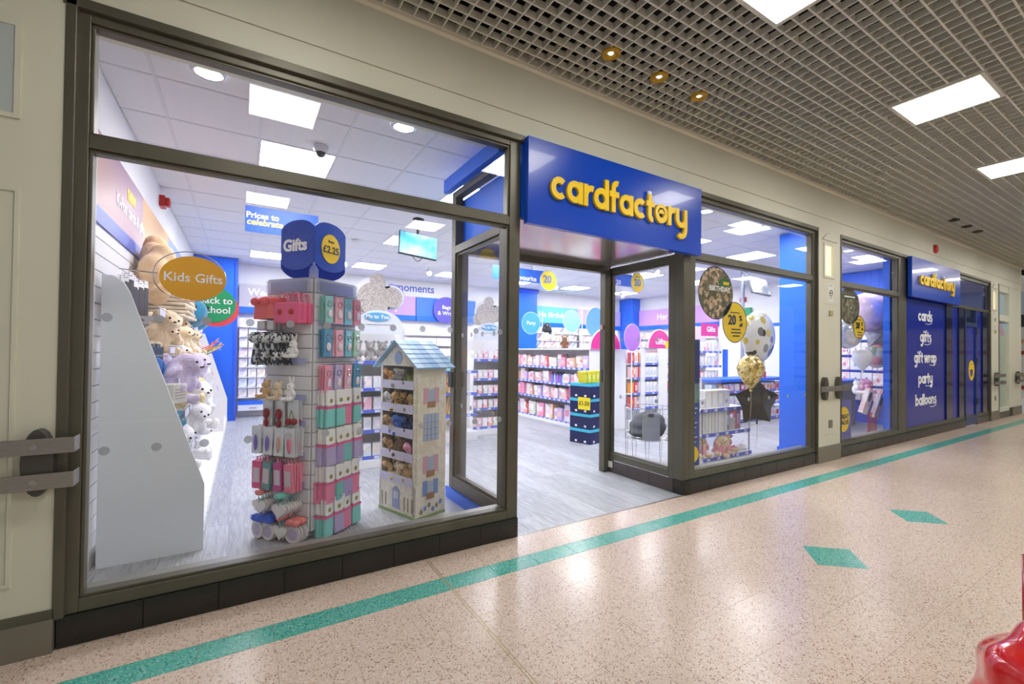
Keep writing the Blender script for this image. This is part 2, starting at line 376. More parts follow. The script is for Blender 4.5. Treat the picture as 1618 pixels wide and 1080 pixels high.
# ---- pilasters
def rounded_plate(w_, h_, n=10): return disc_pts(w_, h_, 24)
def bumper(parent, zs, xa, xb, plates, y=-.10):
    for z in zs:
        b = MB().box(xa, xb, y-.006, y, z-.034, z+.034)
        b.box(xb-.004, xb, y, -.02, z-.034, z+.034)
        b.build('bumper_bar', steel, parent, bevel=.002)
        for px in plates: MB().cyl((px, y-.012, z), (px, y-.004, z), .013, n=14).build('bolt', chrome, parent)
    zc = sum(zs)/len(zs); hh = .115 if len(zs) > 1 else .12
    for px in plates:
        p = MB().prism(disc_pts(.052, .145, 24, px, zc), -.075, -.0235); p.build('mounting_plate', mat('bumper_bracket', (92,90,84), .4, .5), parent, bevel=.004)
pl = struct('wall_left', 'cream panelled pilaster with steel bumper rails at left edge', 'pilaster')
box('body', cream, pl, -3.5, -.694, -.02, .5, .19, 2.93)
box('top_rail', frame_m, pl, -3.5, -.694, -.022, .3, 2.93, 2.95)
box('base_rail', frame_m, pl, -3.5, -.694, -.028, .3, .15, .19)
box('skirting', skirt, pl, -3.5, -.694, -.034, .3, 0, .15)
m_ = MB()
for a in ((-1.5,-.835,2.335,2.355), (-1.5,-.835,2.735,2.755), (-.855,-.835,2.355,2.735)): m_.box(a[0], a[1], -.03, -.02, a[2], a[3])
m_.build('panel_moulding', cream, pl)
box('mirror_panel', mat('pilaster_glass', (186,196,196), .12), pl, -1.5, -.855, -.024, -.02, 2.355, 2.735)
m_ = MB()
for a in ((-1.5,-.83,2.02,2.035), (-1.5,-.83,.32,.335), (-.845,-.83,.335,2.02)): m_.box(a[0], a[1], -.028, -.02, a[2], a[3])
m_.build('panel_moulding', cream, pl)
bumper(pl, (.925, .775), -2.2, -.62, (-.745, -1.7))
def pilaster(name, label, xa, xb, niche=True):
    t = struct(name, label, 'pilaster')
    c = (xa+xb)/2; h = (xb-xa)/2
    # body in pieces leaves the light niche open
    nx0, nx1, nz0, nz1 = c-.135, c+.09, 2.365, 2.755
    b = MB()
    for a in ((xa, nx0, .20, 2.945), (nx1, xb, .20, 2.945), (nx0, nx1, .20, nz0), (nx0, nx1, nz1, 2.945)): b.box(a[0], a[1], -.02, .085, a[2], a[3])
    b.build('body', cream, t)
    box('niche_diffuser', emat('niche_glow', (255,238,196), 1.15), t, nx0, nx1, .0, .02, nz0, nz1)
    f = MB()
    for a in ((nx0-.03, nx0, nz0-.03, nz1+.03), (nx1, nx1+.03, nz0-.03, nz1+.03), (nx0, nx1, nz0-.03, nz0), (nx0, nx1, nz1, nz1+.03)): f.box(a[0], a[1], -.032, -.02, a[2], a[3])
    f.build('niche_frame', cream, t)
    d = MB().prism([(c-.2+.4*i/10, nz1+.06+.10*math.sin(PI*i/10)) for i in range(11)], -.034, -.02); d.build('ornament', cream, t)
    box('skirting', skirt, t, xa, xb, -.03, .085, 0, .20)
    box('edge_post', frame_m, t, xa-.02, xa, -.03, .1, .12, 2.945); box('edge_post', frame_m, t, xb, xb+.02, -.03, .1, .12, 2.945)
    box('joint_line', mat('panel_joint', (176,172,150), .6), t, xa+.12, xb-.12, -.0215, -.02, 2.0, 2.004)
    box('notice', mat('notice_paper', (232,230,222), .6), t, c-.03, c+.10, -.0212, -.02, 2.04, 2.27)
    MB().tube([(c+.035+.035*math.cos(2*PI*i/16), -.022, 2.15+.04*math.sin(2*PI*i/16)) for i in range(16)], .005, 4, closed=True).build('notice_symbol', blackm, t); box('notice_symbol', blackm, t, c+.015, c+.055, -.0225, -.0212, 2.145, 2.155)
    for z in (2.235, 2.25, 2.075, 2.09): box('notice_line', blackm, t, c-.0, c+.07, -.022, -.0212, z, z+.004)
    box('socket_cover', mat('grey_socket', (128,124,108), .5), t, c-.02, c+.07, -.028, -.02, .42, .52)
    box('socket_line', MATS['panel_joint'], t, c-.12, c+.12, -.0215, -.02, .335, .339)
    box('sensor', mat('beige_sensor', (184,172,130), .5), t, c-.02, c+.06, -.04, -.02, 1.86, 1.92)
    return t
p2 = pilaster('wall_middle', 'cream pilaster with glowing niche light between two windows', 6.14, 6.735)
bumper(p2, (.93,), 6.06, 6.82, (6.25, 6.62), -.09)
p3 = pilaster('wall_far', 'narrow cream pilaster with niche light at the far end', 13.46, 14.05)
bumper(p3, (.95, .80), 13.40, 14.25, (13.75,), -.09)

# ---- frames
def post(parent, xa, xb, za, zb, y0=0.0, y1=.085, m=frame_m, name='frame_post'):
    b = MB().box(xa, xb, y0, y1, za, zb); return b.build(name, m, parent, bevel=.003)
def pane(parent, xa, xb, za, zb, y=.04, m=glass_m, name='glass_pane'):
    return box(name, m, parent, xa, xb, y-.004, y+.004, za, zb)
def bead(parent, xa, xb, za, zb, w=.014, y0=.014, y1=.075):
    for a in ((xa, xa+w, za+w, zb-w), (xb-w, xb, za+w, zb-w), (xa, xb, za, za+w), (xa, xb, zb-w, zb)):
        b = MB().box(a[0], a[1], y0, y1, a[2], a[3]); b.build('glazing_bead', frame_m, parent, bevel=.003)
def plinth(parent, xa, xb, z=.14, y=-.012, step=.3):
    n = max(1, round((xb-xa)/step)); d = (xb-xa)/n
    box('plinth_backing', darkm, parent, xa, xb, y+.006, .12, 0, z)
    for i in range(n): MB().box(xa+i*d+.0012, xa+(i+1)*d-.0012, y, y+.012, .002, z).build('plinth_tile', plinth_m, parent, bevel=.0015)
def dots(parent, xs, zs, y=.047):
    me = MB().prism(disc_pts(.021, .021, 18), 0, .0012).mesh('glazing_dot', frost_m)
    for z in zs:
        for x in xs: put('glazing_dot', me, parent, (x, y-.0085, z))
def bay(name, label, xa, xb, mull=True, zt=2.31, left=.07, right=.09):
    t = struct(name, label, 'shop window')
    plinth(t, xa, xb)
    post(t, xa, xa+left, .14, 2.93); post(t, xb-right, xb, .14, 2.93)
    post(t, xa+left, xb-right, .14, .20, name='bottom_rail'); post(t, xa+left, xb-right, 2.86, 2.93, name='head_rail'); post(t, xa+left, xb-right, zt-.035, zt+.028, name='transom')
    post(t, xa-.02, xb+.02, 2.9, 2.946, -.028, .09, name='head_cover')
    a, b = xa+left, xb-right
    bead(t, a, b, .20, zt-.035); bead(t, a, b, zt+.028, 2.86)
    box('inner_sill', frame_in, t, a, b, .055, .15, .20, .207); pane(t, a+.01, b-.01, .21, zt-.045); pane(t, a+.01, b-.01, zt+.038, 2.85)
    return t
w1 = bay('window_1', 'large left display window with dark bronze frame', -.69, 1.745)
post(w1, -.70, -.662, 0.14, 2.946, -.028, .05, name='cover_post')
dots(w1, [-.55+.196*i for i in range(12)], (.86, 1.495))
w4 = bay('window_4', 'display window right of the entrance with dark bronze frame', 3.69, 6.12, left=.085, right=.06)
w5 = bay('window_5', 'smaller display window beyond the middle pilaster', 6.757, 9.02, left=.03, right=.30)
dots(w4, [3.95+.4*i for i in range(6)], (.86,)); 
# entrance recess
w2 = struct('window_2', 'glazed left side of the recessed entrance', 'shop window')
def ypost(parent, x0, x1, y0, y1, z0, z1, name='frame_post', m=frame_m): return MB().box(x0, x1, y0, y1, z0, z1).build(name, m, parent, bevel=.003)
def side(t, x0, x1, deep):
    ypost(t, x0, x1, deep-.08, deep, 0, 2.32); ypost(t, x0, x1, .11, .17, 0, 2.32)
    ypost(t, x0, x1, .17, deep-.08, 2.25, 2.32, 'head_rail'); ypost(t, x0, x1, .17, deep-.08, .14, .21, 'bottom_rail')
    c = (x0+x1)/2
    for a in ((.17, .19, .21, 2.25), (deep-.1, deep-.08, .21, 2.25), (.19, deep-.1, .21, .23), (.19, deep-.1, 2.23, 2.25)): ypost(t, c-.022, c+.022, *a, 'glazing_bead')
    box('glass_pane', glass_m, t, c-.004, c+.004, .185, deep-.095, .225, 2.235)
side(w2, 1.665, 1.745, 1.07)
box('kick_plate', blue, w2, 1.645, 1.665, .25, 1.10, 0, .10); box('kick_panel', frame_m, w2, 1.667, 1.743, .11, 1.07, 0, .14)
box('head_beam', blue, w2, 1.60, 1.665, .08, 1.12, 2.83, 2.95)
ypost(w2, 1.665, 1.745, .99, 1.07, 2.32, 2.83); ypost(w2, 1.665, 1.745, .11, .99, 2.77, 2.83, 'head_rail')
dp = MB().prism(disc_pts(.021, .021, 18), 0, .0012, 'x').mesh('glazing_dot', frost_m)
for z in (.86, 1.495):
    for y in (.3, .5, .7, .88): put('glazing_dot', dp, w2, (1.699, y, z))
box('door_stay', mat('dark_lock', (40,48,52), .4), w2, 1.64, 1.665, .99, 1.06, 1.02, 1.16)
w3 = struct('window_3', 'glazed right side of the recessed entrance', 'shop window')
side(w3, 3.60, 3.675, 1.07)
post(w3, 3.60, 3.69, .14, 2.93, .0, .11)
MB().prism([(3.60,.11),(3.60,.03),(3.63,-.005),(3.70,-.012),(3.70,.11)], 0, .14, 'z').build('corner_plinth', plinth_m, w3)
for a, b in ((.11,.41),(.41,.71),(.71,1.0)): MB().box(3.594, 3.606, a+.0012, b-.0012, .002, .135).build('plinth_tile', mat('brown_gloss_tile', (74,66,64), .25), w3, bevel=.0015)
s_ = MB().box(3.586, 3.594, .93, 1.0, .055, .125); s_.build('wall_socket', mat('white_socket', (224,222,214), .4), w3, bevel=.002)
for z in (.86, 1.495):
    for y in (.35, .6, .85): put('glazing_dot', dp, w3, (3.634, y, z))
box('inner_sill', frame_in, w3, 3.606, 3.67, .19, .97, .21, .216)
d1 = struct('door_1', 'open doorway frame at the back of the entrance recess', 'doorway')
box('jamb', frame_m, d1, 3.52, 3.60, .99, 1.07, 0, 2.26); box('jamb', frame_m, d1, 1.745, 1.80, .99, 1.07, 0, 2.26); box('head', frame_m, d1, 1.745, 3.60, .99, 1.07, 2.26, 2.33)
box('lock_slot', blackm, d1, 3.515, 3.52, 1.02, 1.035, 1.02, 1.16); box('sensor', mat('pinkish_sensor', (190,150,140), .4), d1, 3.50, 3.52, 1.01, 1.05, 1.62, 1.67)
sb = struct('ceiling_recess', 'satin metal soffit over the entrance recess', 'soffit')
box('soffit_panel', pmat('satin_soffit', [(188,180,172),(196,188,180)], .8, .16, metal=.75, coord='World'), sb, 1.745, 3.60, -.0, .99, 2.33, 2.345)
box('box_side', blue, sb, 1.747, 1.76, .02, 1.07, 2.345, 2.76); box('box_side', blue, sb, 3.585, 3.60, .02, 1.07, 2.345, 2.76); box('box_back', blue, sb, 1.76, 3.585, 1.055, 1.07, 2.345, 2.76); box('box_top', blue, sb, 1.76, 3.585, .02, 1.055, 2.75, 2.76); box('box_front', blue, sb, 1.76, 3.585, .0, .02, 2.345, 2.93)
# blue film bay at right
w6 = struct('window_6', 'far bay covered with blue film and a blue door', 'shop window')
plinth(w6, 9.02, 11.88); plinth(w6, 12.58, 13.44)
film_dark = mat('dark_blue_film', (10,16,58), .2, coat=.4)
post(w6, 9.02, 13.44, .14, .21, name='bottom_rail'); post(w6, 9.0, 13.46, 2.9, 2.946, -.028, .09, name='head_cover'); post(w6, 10.87, 13.44, 2.27, 2.33, name='transom'); post(w6, 10.87, 13.44, 2.84, 2.93, name='head_rail')
box('film_panel', bluefilm, w6, 9.03, 10.86, .02, .05, .21, 2.30)
for a, b in ((10.86, 11.15), (11.55, 11.85), (13.02, 13.44)): box('film_post', film_dark, w6, a, b, .0, .08, .21, 2.28)
box('film_panel', bluefilm, w6, 11.15, 11.55, .02, .05, .21, 2.28); box('film_panel', bluefilm, w6, 12.66, 13.02, .02, .05, .21, 2.28)
box('film_panel', mat('blue_glass_upper', (60,76,140), .08, coat=.5), w6, 10.87, 13.2, .02, .05, 2.33, 2.84); box('film_post', film_dark, w6, 13.2, 13.44, .0, .06, 2.33, 2.84)
for i, (wd, xa, xb, z) in enumerate((('cards', 9.58, 10.22, 1.94), ('gifts', 9.66, 10.17, 1.59), ('gift wrap', 9.40, 10.41, 1.24), ('party', 9.58, 10.22, .89), ('balloons', 9.45, 10.41, .53))):
    s0 = (xb-xa)/word_width(wd); letters(wd, w6, xa, z, s0, .13, .016, .02, wht)
    MB().tube([(xb-.32+.3*k/8, .018, z-.035-.02*math.sin(PI*k/8)+.02*k/8) for k in range(9)], .006, 4).build('underline', wht, w6)
d2 = struct('door_2', 'blue filmed glass door in the far bay', 'door')
box('door_leaf', bluefilm, d2, 11.9, 12.55, .01, .045, .16, 2.0); box('top_panel', film_dark, d2, 11.9, 12.55, .03, .05, 2.0, 2.27)
for a in ((11.87, 11.93, .02, 2.27), (12.52, 12.6, .02, 2.27), (11.93, 12.52, 1.94, 2.02), (11.93, 12.52, .02, .18)): box('door_frame', mat('door_blue_frame', (40,62,110), .35), d2, a[0], a[1], -.01, .06, a[2], a[3])
me = MB(); n = 24
for i in range(n):
    a, b = 2*PI*i/n, 2*PI*(i+1)/n
    me.prism([(12.3+.10*math.cos(a), 1.08+.13*math.sin(a)), (12.3+.17*math.cos(a), 1.08+.2*math.sin(a)), (12.3+.17*math.cos(b), 1.08+.2*math.sin(b)), (12.3+.10*math.cos(b), 1.08+.13*math.sin(b))], .003, .0095)
me.build('ring_logo', yellow, d2); MB().prism([(12.3+.1*math.cos(a), 1.1+.09*math.sin(a)) for a in [PI*i/8 for i in range(9)]], .003, .0095).build('ring_logo', yellow, d2)
for z in (.4, 1.2, 1.8): box('hinge', mat('hinge_grey', (90,92,98), .4, .5), d2, 12.56, 12.6, -.03, -.01, z, z+.12)
# next shop
w7 = struct('window_7', 'pale frosted shop window of the neighbour at the right end', 'shop window')
frost = mat('frosted_green_glass', (160,180,168), .2, coat=.4)
box('frosted_panel', frost, w7, 14.07, 15.0, .06, .09, .22, 2.0); box('poster', pmat('cyan_poster', [(40,150,205),(120,205,235),(200,120,130)], 1.4, .4, coord='World'), w7, 14.07, 14.95, .055, .06, 1.83, 2.15)
box('upper_pane', mat('pale_blue_glass', (170,196,214), .15), w7, 14.07, 14.95, .06, .09, 2.28, 2.8)
for a in ((14.07, 15.0, .14, .22), (14.07, 15.0, 2.15, 2.28), (14.07, 15.0, 2.8, 2.945)): box('rail', cream, w7, a[0], a[1], .0, .1, a[2], a[3])
box('skirting', plinth_m, w7, 14.07, 15.2, -.0, .1, 0, .14); box('jamb', cream, w7, 14.95, 16.0, -.01, .25, .2, 2.945); box('skirting', skirt, w7, 15.2, 16.0, -.02, .25, 0, .2)
bumper(w7, (.95, .80), 15.2, 15.8, (15.5,), -.08)
wf = struct('wall_end', 'pale far shop front where the walkway ends', 'wall')
box('backing', whitew, wf, 22.0, 22.2, -8, 4.5, 0, 4.0); box('fascia', mat('far_dark_fascia', (52,56,62), .4), wf, 21.95, 22.0, -8, 4.4, 2.35, 2.75); box('glass_band', mat('far_blue_glass', (196,212,224), .3), wf, 21.97, 22.0, -8, 4.4, 2.75, 3.5)
for k in range(5): box('shelf_band', mat('far_band%d' % (k % 3), ((150,60,50),(206,170,120),(236,226,214))[k % 3], .5), wf, 21.9, 22.0, -8, 4.4, .3+.38*k, .42+.38*k)

# ---- shop shell
wl = struct('wall_shop_left', 'white slatted left wall inside the shop', 'wall')
box('plaster', whitew, wl, -.95, -.772, .11, 7.8, 0, 3.1)
for k in range(21):
    z = .12+.1*k; box('slat', slat_m, wl, -.772, -.757, .12, 7.1, z+.004, z+.096)
box('slat_backing', slot_m, wl, -.775, -.768, .12, 7.1, .1, 2.22)
box('end_strip', blue, wl, -.772, -.74, .112, .20, 0, 3.06)
wb = struct('wall_back', 'white back wall of the shop under the card headers', 'wall')
box('plaster', whitew, wb, -.95, 11.0, 7.72, 7.9, 0, 3.1)
for k in range(20): box('slat', slat_m, wb, .0, 10.7, 7.70, 7.72, .15+.1*k, .245+.1*k)
wr = struct('wall_right', 'right wall of the shop, white at the back and blue in front', 'wall')
box('plaster', whitew, wr, 10.78, 10.95, .11, 7.8, 0, 3.1)
for k in range(16): box('blue_board', blue, wr, 10.76, 10.78, .12+.12*k+.0015, .12+.12*(k+1)-.0015, 0, 3.06)
box('blue_jamb', blue, wr, 9.0, 10.76, .12, .16, 0, .02); box('film_backing', mat('board_grey', (70,74,96), .6), wr, 9.05, 10.76, .10, .12, 0, 2.95); box('film_backing', MATS['board_grey'], wr, 10.76, 13.44, .10, .12, 0, 2.95)
box('blue_reveal', blue, wr, 8.72, 9.02, .115, .20, 0, 2.95)
cs = struct('ceiling_shop', 'white tiled suspended ceiling inside the shop', 'ceiling')
ZS = 3.07
box('slab', mat('slab_white', (200,200,200), .8), cs, -.95, 13.4, .05, 7.9, 3.14, 3.2)
LIT = {}
for i in range(6):
    for j in range(3): LIT[(round(.4+1.8*i, 2), round(1.7+2.4*j, 2))] = (i, j)
LIT[(5.8, .5)] = (3, -1); LIT[(9.4, .5)] = (5, -1)
ct = MB().box(-.296, .296, -.296, .296, 0, .015).mesh('ceiling_tile', ctile, bevel=.004)
shop_pan = emat('shop_panel_light', (250,250,255), L_SHOP)
pd = MB().box(-.285, .285, -.285, .285, .004, .012).mesh('diffuser', shop_pan)
pf = MB()
for a in ((-.3,.3,-.3,-.285), (-.3,.3,.285,.3), (-.3,-.285,-.285,.285), (.285,.3,-.285,.285)): pf.box(*a, 0, .03)
pf = pf.mesh('frame', tbar)
ordn = ['first', 'second', 'third', 'fourth', 'fifth', 'sixth']
for i in range(-2, 18):
    for j in range(0, 13):
        x, y = .4+.6*i, .5+.6*j
        if x-.3 > 10.78: continue
        k = (round(x, 2), round(y, 2))
        if k in LIT:
            a, b = LIT[k]
            t = thing('panel_light', '%s shop ceiling light panel from the left in the %s row from the window' % (ordn[a], ('nearest', 'front', 'middle', 'back')[b+1]), 'ceiling light', (x, y, ZS-.003), group='square light panels in the shop ceiling')
            put('diffuser', pd, t); put('frame', pf, t)
        else:
            x0, x1 = max(x-.296, -.77), min(x+.296, 10.77)
            if x1-x0 > .55: put('ceiling_tile', ct, cs, (x, y, ZS+.003))
            elif x1-x0 > .02: box('ceiling_tile', ctile, cs, x0, x1, y-.296, y+.296, ZS+.003, ZS+.018)
for i in range(20): box('tee_bar', tbar, cs, .1+.6*(i-2)-.011, .1+.6*(i-2)+.011, .1, 7.72, ZS, ZS+.004)
for j in range(14): box('tee_bar', tbar, cs, -.77, 10.77, .2+.6*j-.011, .2+.6*j+.011, ZS-.0004, ZS+.004)
box('edge_strip', ctile, cs, -.77, 10.77, .1, .2, ZS+.003, ZS+.018)
# round downlights behind the glass
dl = MB().lathe([(.001,-.012),(.07,-.012),(.075,-.004)], n=28).mesh('lamp', emat('downlight_glow', (255,255,255), L_DOWN)); dr = MB().lathe([(.075,-.004),(.075,-.016),(.092,-.012),(.1,0)], n=28, cap=False).mesh('trim_ring', chrome, smooth=True)
for k, lb in enumerate(('round ceiling downlight at the upper left of the left window', 'round ceiling downlight beside the dome camera in the left window', 'round downlight over the entrance recess', 'round downlight near the right side of the recess', 'round downlight at the upper left of the window right of the entrance', 'round downlight in front of the blue column', 'round downlight behind the middle pilaster', 'round downlight in the small far window', 'round downlight above the blue film bay')):
    t = thing('round_downlight', lb, 'downlight', (-.2+1.235*k, .56, ZS), group='round downlights behind the shop windows'); put('lamp', dl, t); put('trim_ring', dr, t)
# blue pier at the back left, blue column at right window
pr = struct('wall_pier', 'blue pier at the back end of the left wall', 'pier'); box('pier_front', blue, pr, -.77, -.09, 7.12, 7.72, 0, 3.06); box('edge_trim', mat('edge_blue', (40,90,225), .4), pr, -.125, -.08, 7.10, 7.72, 0, 3.06)
pr = struct('wall_column', 'blue column behind the window right of the entrance', 'column'); box('column_body', blue, pr, 6.55, 7.0, .10, .66, 0, 3.06); box('column_skirting', blue, pr, 6.53, 7.02, .10, .68, 0, .05)
pr = struct('wall_pier_rear', 'blue pier against the back wall seen through the doorway', 'pier'); box('pier_front', blue, pr, 6.25, 6.92, 7.3, 7.72, 0, 3.06); box('capping', mat('edge_blue', (40,90,225), .4), pr, 6.22, 6.95, 7.27, 7.72, 2.95, 3.06)
pr = struct('wall_pier_corner', 'blue pier in the far right corner of the shop', 'pier'); box('pier_front', blue, pr, 10.45, 10.78, 7.15, 7.72, 0, 3.06)
# header boards
def header(name, label, xa, xb, m, words, size, back=True, strip=True):
    t = thing(name, label, 'sign', group='coloured header boards above the card racks')
    box('board', m, t, xa, xb, 7.63, 7.66, 2.2, 2.66); box('rail', blue, t, xa, xb, 7.60, 7.67, 2.08, 2.2)
    for s, x, z, sc in words: text(s, t, (x, 7.625, z), sc, wht, .004)
    return t
header('header_board', 'grey header board reading wedding and anniversary above the back cards', -.06, 1.7, mat('grey_board', (190,184,186), .6), [('Wedding &', .55, 2.5, .2), ('Anniversary', .55, 2.3, .18)], 1)
header('header_board', 'lilac header board on the back wall beside the blue one', 1.72, 3.58, mat('lilac_board', (186,150,222), .5), [('Birthday', 2.75, 2.42, .26)], 1)
header('header_board', 'bright blue header board on the back wall with bags disc', 3.6, 5.2, mat('blue_board', (62,118,226), .5), [], 1)
header('header_board', 'turquoise header board reading His Birthday seen through the doorway', 6.95, 8.6, mat('turquoise_board', (112,206,202), .5), [('His Birthday', 7.72, 2.43, .21)], 1)
header('header_board', 'pale purple header board next to the turquoise one', 8.62, 10.4, mat('pale_purple_board', (196,178,220), .5), [], 1)
t = thing('header_board', 'purple header board reading Her Birthday on the right wall', 'sign', group='coloured header boards above the card racks')
box('board', mat('her_board', (206,160,226), .5), t, 10.7, 10.74, 4.4, 7.12, 2.2, 2.68); box('rail', blue, t, 10.68, 10.75, 4.4, 7.12, 2.08, 2.2); text('Her Birthday', t, (10.695, 5.75, 2.44), .25, wht, .004, (0, 0, -PI/2))
# ================================================================== SIGNS
def fascia(label, xa, xb, lx0, lx1, z0, sz, group):
    t = thing('fascia_sign', label, 'sign', group=group)
    MB().box(xa, xb, -.085, -.03, 2.29, 2.925).build('sign_box', bluesign, t, bevel=.004)
    s = (lx1-lx0)/word_width('cardfactory', .06)
    letters('cardfactory', t, lx0, z0, s, sz, -.112, -.097, yellow, .06)
    letters('cardfactory', t, lx0, z0, s, sz, -.097, -.085, yellow_edge, .06, 'letter_return')
    # smile in the o and candle on the t
    ox = lx0+sum(GL[c][0]+.06 for c in 'cardfact')*s
    MB().prism([(ox+(.5+.3*math.cos(a))*s, z0+(.5+.3*math.sin(a))*sz) for a in [PI*i/8 for i in range(9)]], -.112, -.09).build('smile', yellow, t)
    tx = lx0+sum(GL[c][0]+.06 for c in 'cardfac')*s+.28*s
    MB().box(tx-.02, tx+.02, -.11, -.095, z0+1.34*sz, z0+1.5*sz).build('candle', wht, t)
    return t
fascia('blue fascia sign with raised yellow lettering above the open entrance', 1.755, 3.745, 1.945, 3.50, 2.50, .17, 'blue fascia signs')
fascia('small far blue fascia sign with yellow lettering above the filmed bay', 8.97, 11.26, 9.24, 10.86, 2.5, .15, 'blue fascia signs')
t = thing('alarm_sounder', 'red alarm sounder on the cream bulkhead above the far sign', 'alarm', (10.2, -.008, 3.2)); MB().lathe([(.075,0),(.075,.03),(.06,.05),(.001,.055)], n=20).build('body', red, t, smooth=False, rot=(PI/2,0,0)); box('base', red, t, -.08, .08, -.03, 0, -.06, .06)
t = thing('alarm_sounder', 'red alarm sounder on the white wall over the soft toys', 'alarm', (-.772, 3.25, 2.92)); MB().box(0, .05, -.07, .07, -.06, .06).build('base', red, t, bevel=.008); MB().box(.05, .09, -.05, .05, -.045, .045).build('body', red, t, bevel=.012)

def disc_sign(name, label, loc, rx, rz, m, words, rot=0, th=.006, rim=None, cat='sign', group=None):
    t = thing(name, label, cat, loc, (0, 0, rot), group)
    MB().prism(disc_pts(rx, rz, 36), -th/2, th/2).build('board', m, t)
    if rim:
        r_ = MB().tube([(rx*math.cos(2*PI*i/36), -th/2, rz*math.sin(2*PI*i/36)) for i in range(36)], .004, 4, closed=True); r_.build('rim', rim, t)
    for s, x, z, sz, mm in words: text(s, t, (x, -th/2-.002, z), sz, mm, .0012)
    return t
mustard = mat('mustard_disc', (236,172,20), .4)
acry = glassmat('acrylic_rim', (235,238,245), 1.4, .05, (235,238,245), .15)
k = disc_sign('hanging_disc', 'large mustard yellow disc sign reading Kids Gifts', (-.29, 1.0, 1.835), .19, .152, mustard, [('Kids Gifts', 0, 0, .085, wht)])
MB().tube([(-.02+.205*math.cos(2*PI*i/40), .01, .012+.17*math.sin(2*PI*i/40)) for i in range(40)], .0035, 5, closed=True).build('wire_ring', chrome, k); MB().tube([(-.2, .02, .02), (-.40, .02, .03)], .004, 5).build('wire_arm', chrome, k)
k = disc_sign('hanging_disc', 'green disc sign reading back to school behind the yellow disc', (-.27, 2.9, 1.82), .21, .19, mat('green_disc', (20,160,104), .4), [('back to', .03, .04, .10, wht), ('school', .03, -.06, .10, wht)])
MB().prism([(.03+.21*math.cos(2*PI*i/32), -.045+.19*math.sin(2*PI*i/32)) for i in range(32)], .006, .012).build('backing_disc', mat('coral_disc', (238,78,90), .4), k); MB().tube([(-.15, .02, 0), (-.48, .02, .02)], .004, 5).build('wire_arm', chrome, k)
# wall posters
t = thing('wall_poster', 'mauve poster with the yellow word new above the slatted wall', 'poster'); box('sheet', pmat('mauve_poster', [(140,118,152),(170,134,150),(186,146,134)], .9, .4, coord='World', stretch=(1,.2,1)), t, -.766, -.752, .22, 2.2, 2.2, 2.66); box('lower_strip', mat('strip_blue', (100,118,200), .4), t, -.766, -.745, .22, 2.2, 2.1, 2.2)
text('new', t, (-.75, 1.72, 2.52), .17, yellow, .008, (0,0,PI/2)); text('K-Pop cards & gifts', t, (-.75, 1.75, 2.38), .13, wht, .004, (0,0,PI/2))
t = thing('wall_poster', 'peach orange poster on the left wall beyond the mauve one', 'poster'); box('sheet', pmat('peach_poster', [(220,164,92),(232,184,122)], 1.2, .4, coord='World'), t, -.766, -.752, 2.2, 3.75, 2.2, 2.66); text('Gifts', t, (-.75, 3.0, 2.4), .2, wht, .004, (0,0,PI/2)); box('lower_strip', MATS['strip_blue'], t, -.766, -.745, 2.2, 3.75, 2.1, 2.2)
t = thing('wall_poster', 'pale blue poster furthest along the left wall', 'poster'); box('sheet', mat('pale_blue_poster', (126,150,210), .4), t, -.766, -.752, 3.75, 6.6, 2.2, 2.66); box('lower_strip', MATS['strip_blue'], t, -.766, -.745, 3.75, 6.6, 2.1, 2.2)
t = thing('wall_lettering', 'blue word moments painted on the white wall above headers', 'lettering'); text('moments', t, (3.6, 7.715, 2.87), .26, mat('letter_blue', (80,110,190), .5), .004)
# hanging price sign
t = thing('hanging_sign', 'blue hanging sign reading Prices to celebrate', 'sign', (.36, 2.6, 2.71)); MB().box(-.35, .35, -.004, .004, -.135, .135).build('board', mat('hang_blue', (40,104,216), .4), t, bevel=.001)
text('Prices to', t, (-.19, -.007, .04), .085, wht, .003); text('celebrate', t, (-.17, -.007, -.03), .09, mat('pale_yellow', (255,236,150), .5), .003, shear=.2)
MB().prism([(.19+.15*math.cos(a), -.135+.19*math.sin(a)) for a in [PI*i/14 for i in range(15)]], -.009, -.004).build('price_dome', yellow, t); text('Cards from', t, (.19, -.011, -.02), .045, navy, .001)
for x in (-.3, .3): MB().cyl((x, 0, .135), (x, 0, .36), .0015, n=5).build('hanging_wire', wire, t)
t = thing('hanging_sign', 'blue hanging sign with a yellow twenty disc over the doorway view', 'sign', (4.62, 4.3, 2.80)); MB().box(-.75, .5, -.004, .004, -.12, .13).build('board', MATS['hang_blue'], t); text('favourite', t, (-.02, -.007, -.05), .13, wht, .003)
MB().prism(disc_pts(.2, .2, 28, .5, -.05), -.014, -.005).build('price_disc', yellow, t); text('20', t, (.47, -.018, -.03), .2, mat('grey_blue_print', (120,140,170), .5), .008); text('c', t, (.62, -.018, -.06), .1, MATS['grey_blue_print'], .004)
MB().tube([(.5+.2*math.cos(2*PI*i/28), -.012, -.05+.2*math.sin(2*PI*i/28)) for i in range(28)], .012, 5, closed=True).build('rim', mat('rim_grey', (170,186,205), .4), t)
for x in (-.6, .4): MB().cyl((x, 0, .1), (x, 0, .27), .002, n=5).build('hanging_wire', wire, t)
t = thing('hanging_sign', 'blue hanging sign with a yellow twenty disc seen through the side glass', 'sign', (7.05, 3.9, 2.86)); MB().box(-.85, .05, -.004, .004, -.12, .13).build('board', MATS['hang_blue'], t); text('20', t, (-.45, -.007, -.06), .14, wht, .003)
MB().prism(disc_pts(.19, .21, 28, .1, -.02), -.014, -.005).build('price_disc', yellow, t); text('20', t, (.1, -.018, -.02), .2, MATS['grey_blue_print'], .008); text('from', t, (.1, -.018, .11), .06, MATS['grey_blue_print'], .001)
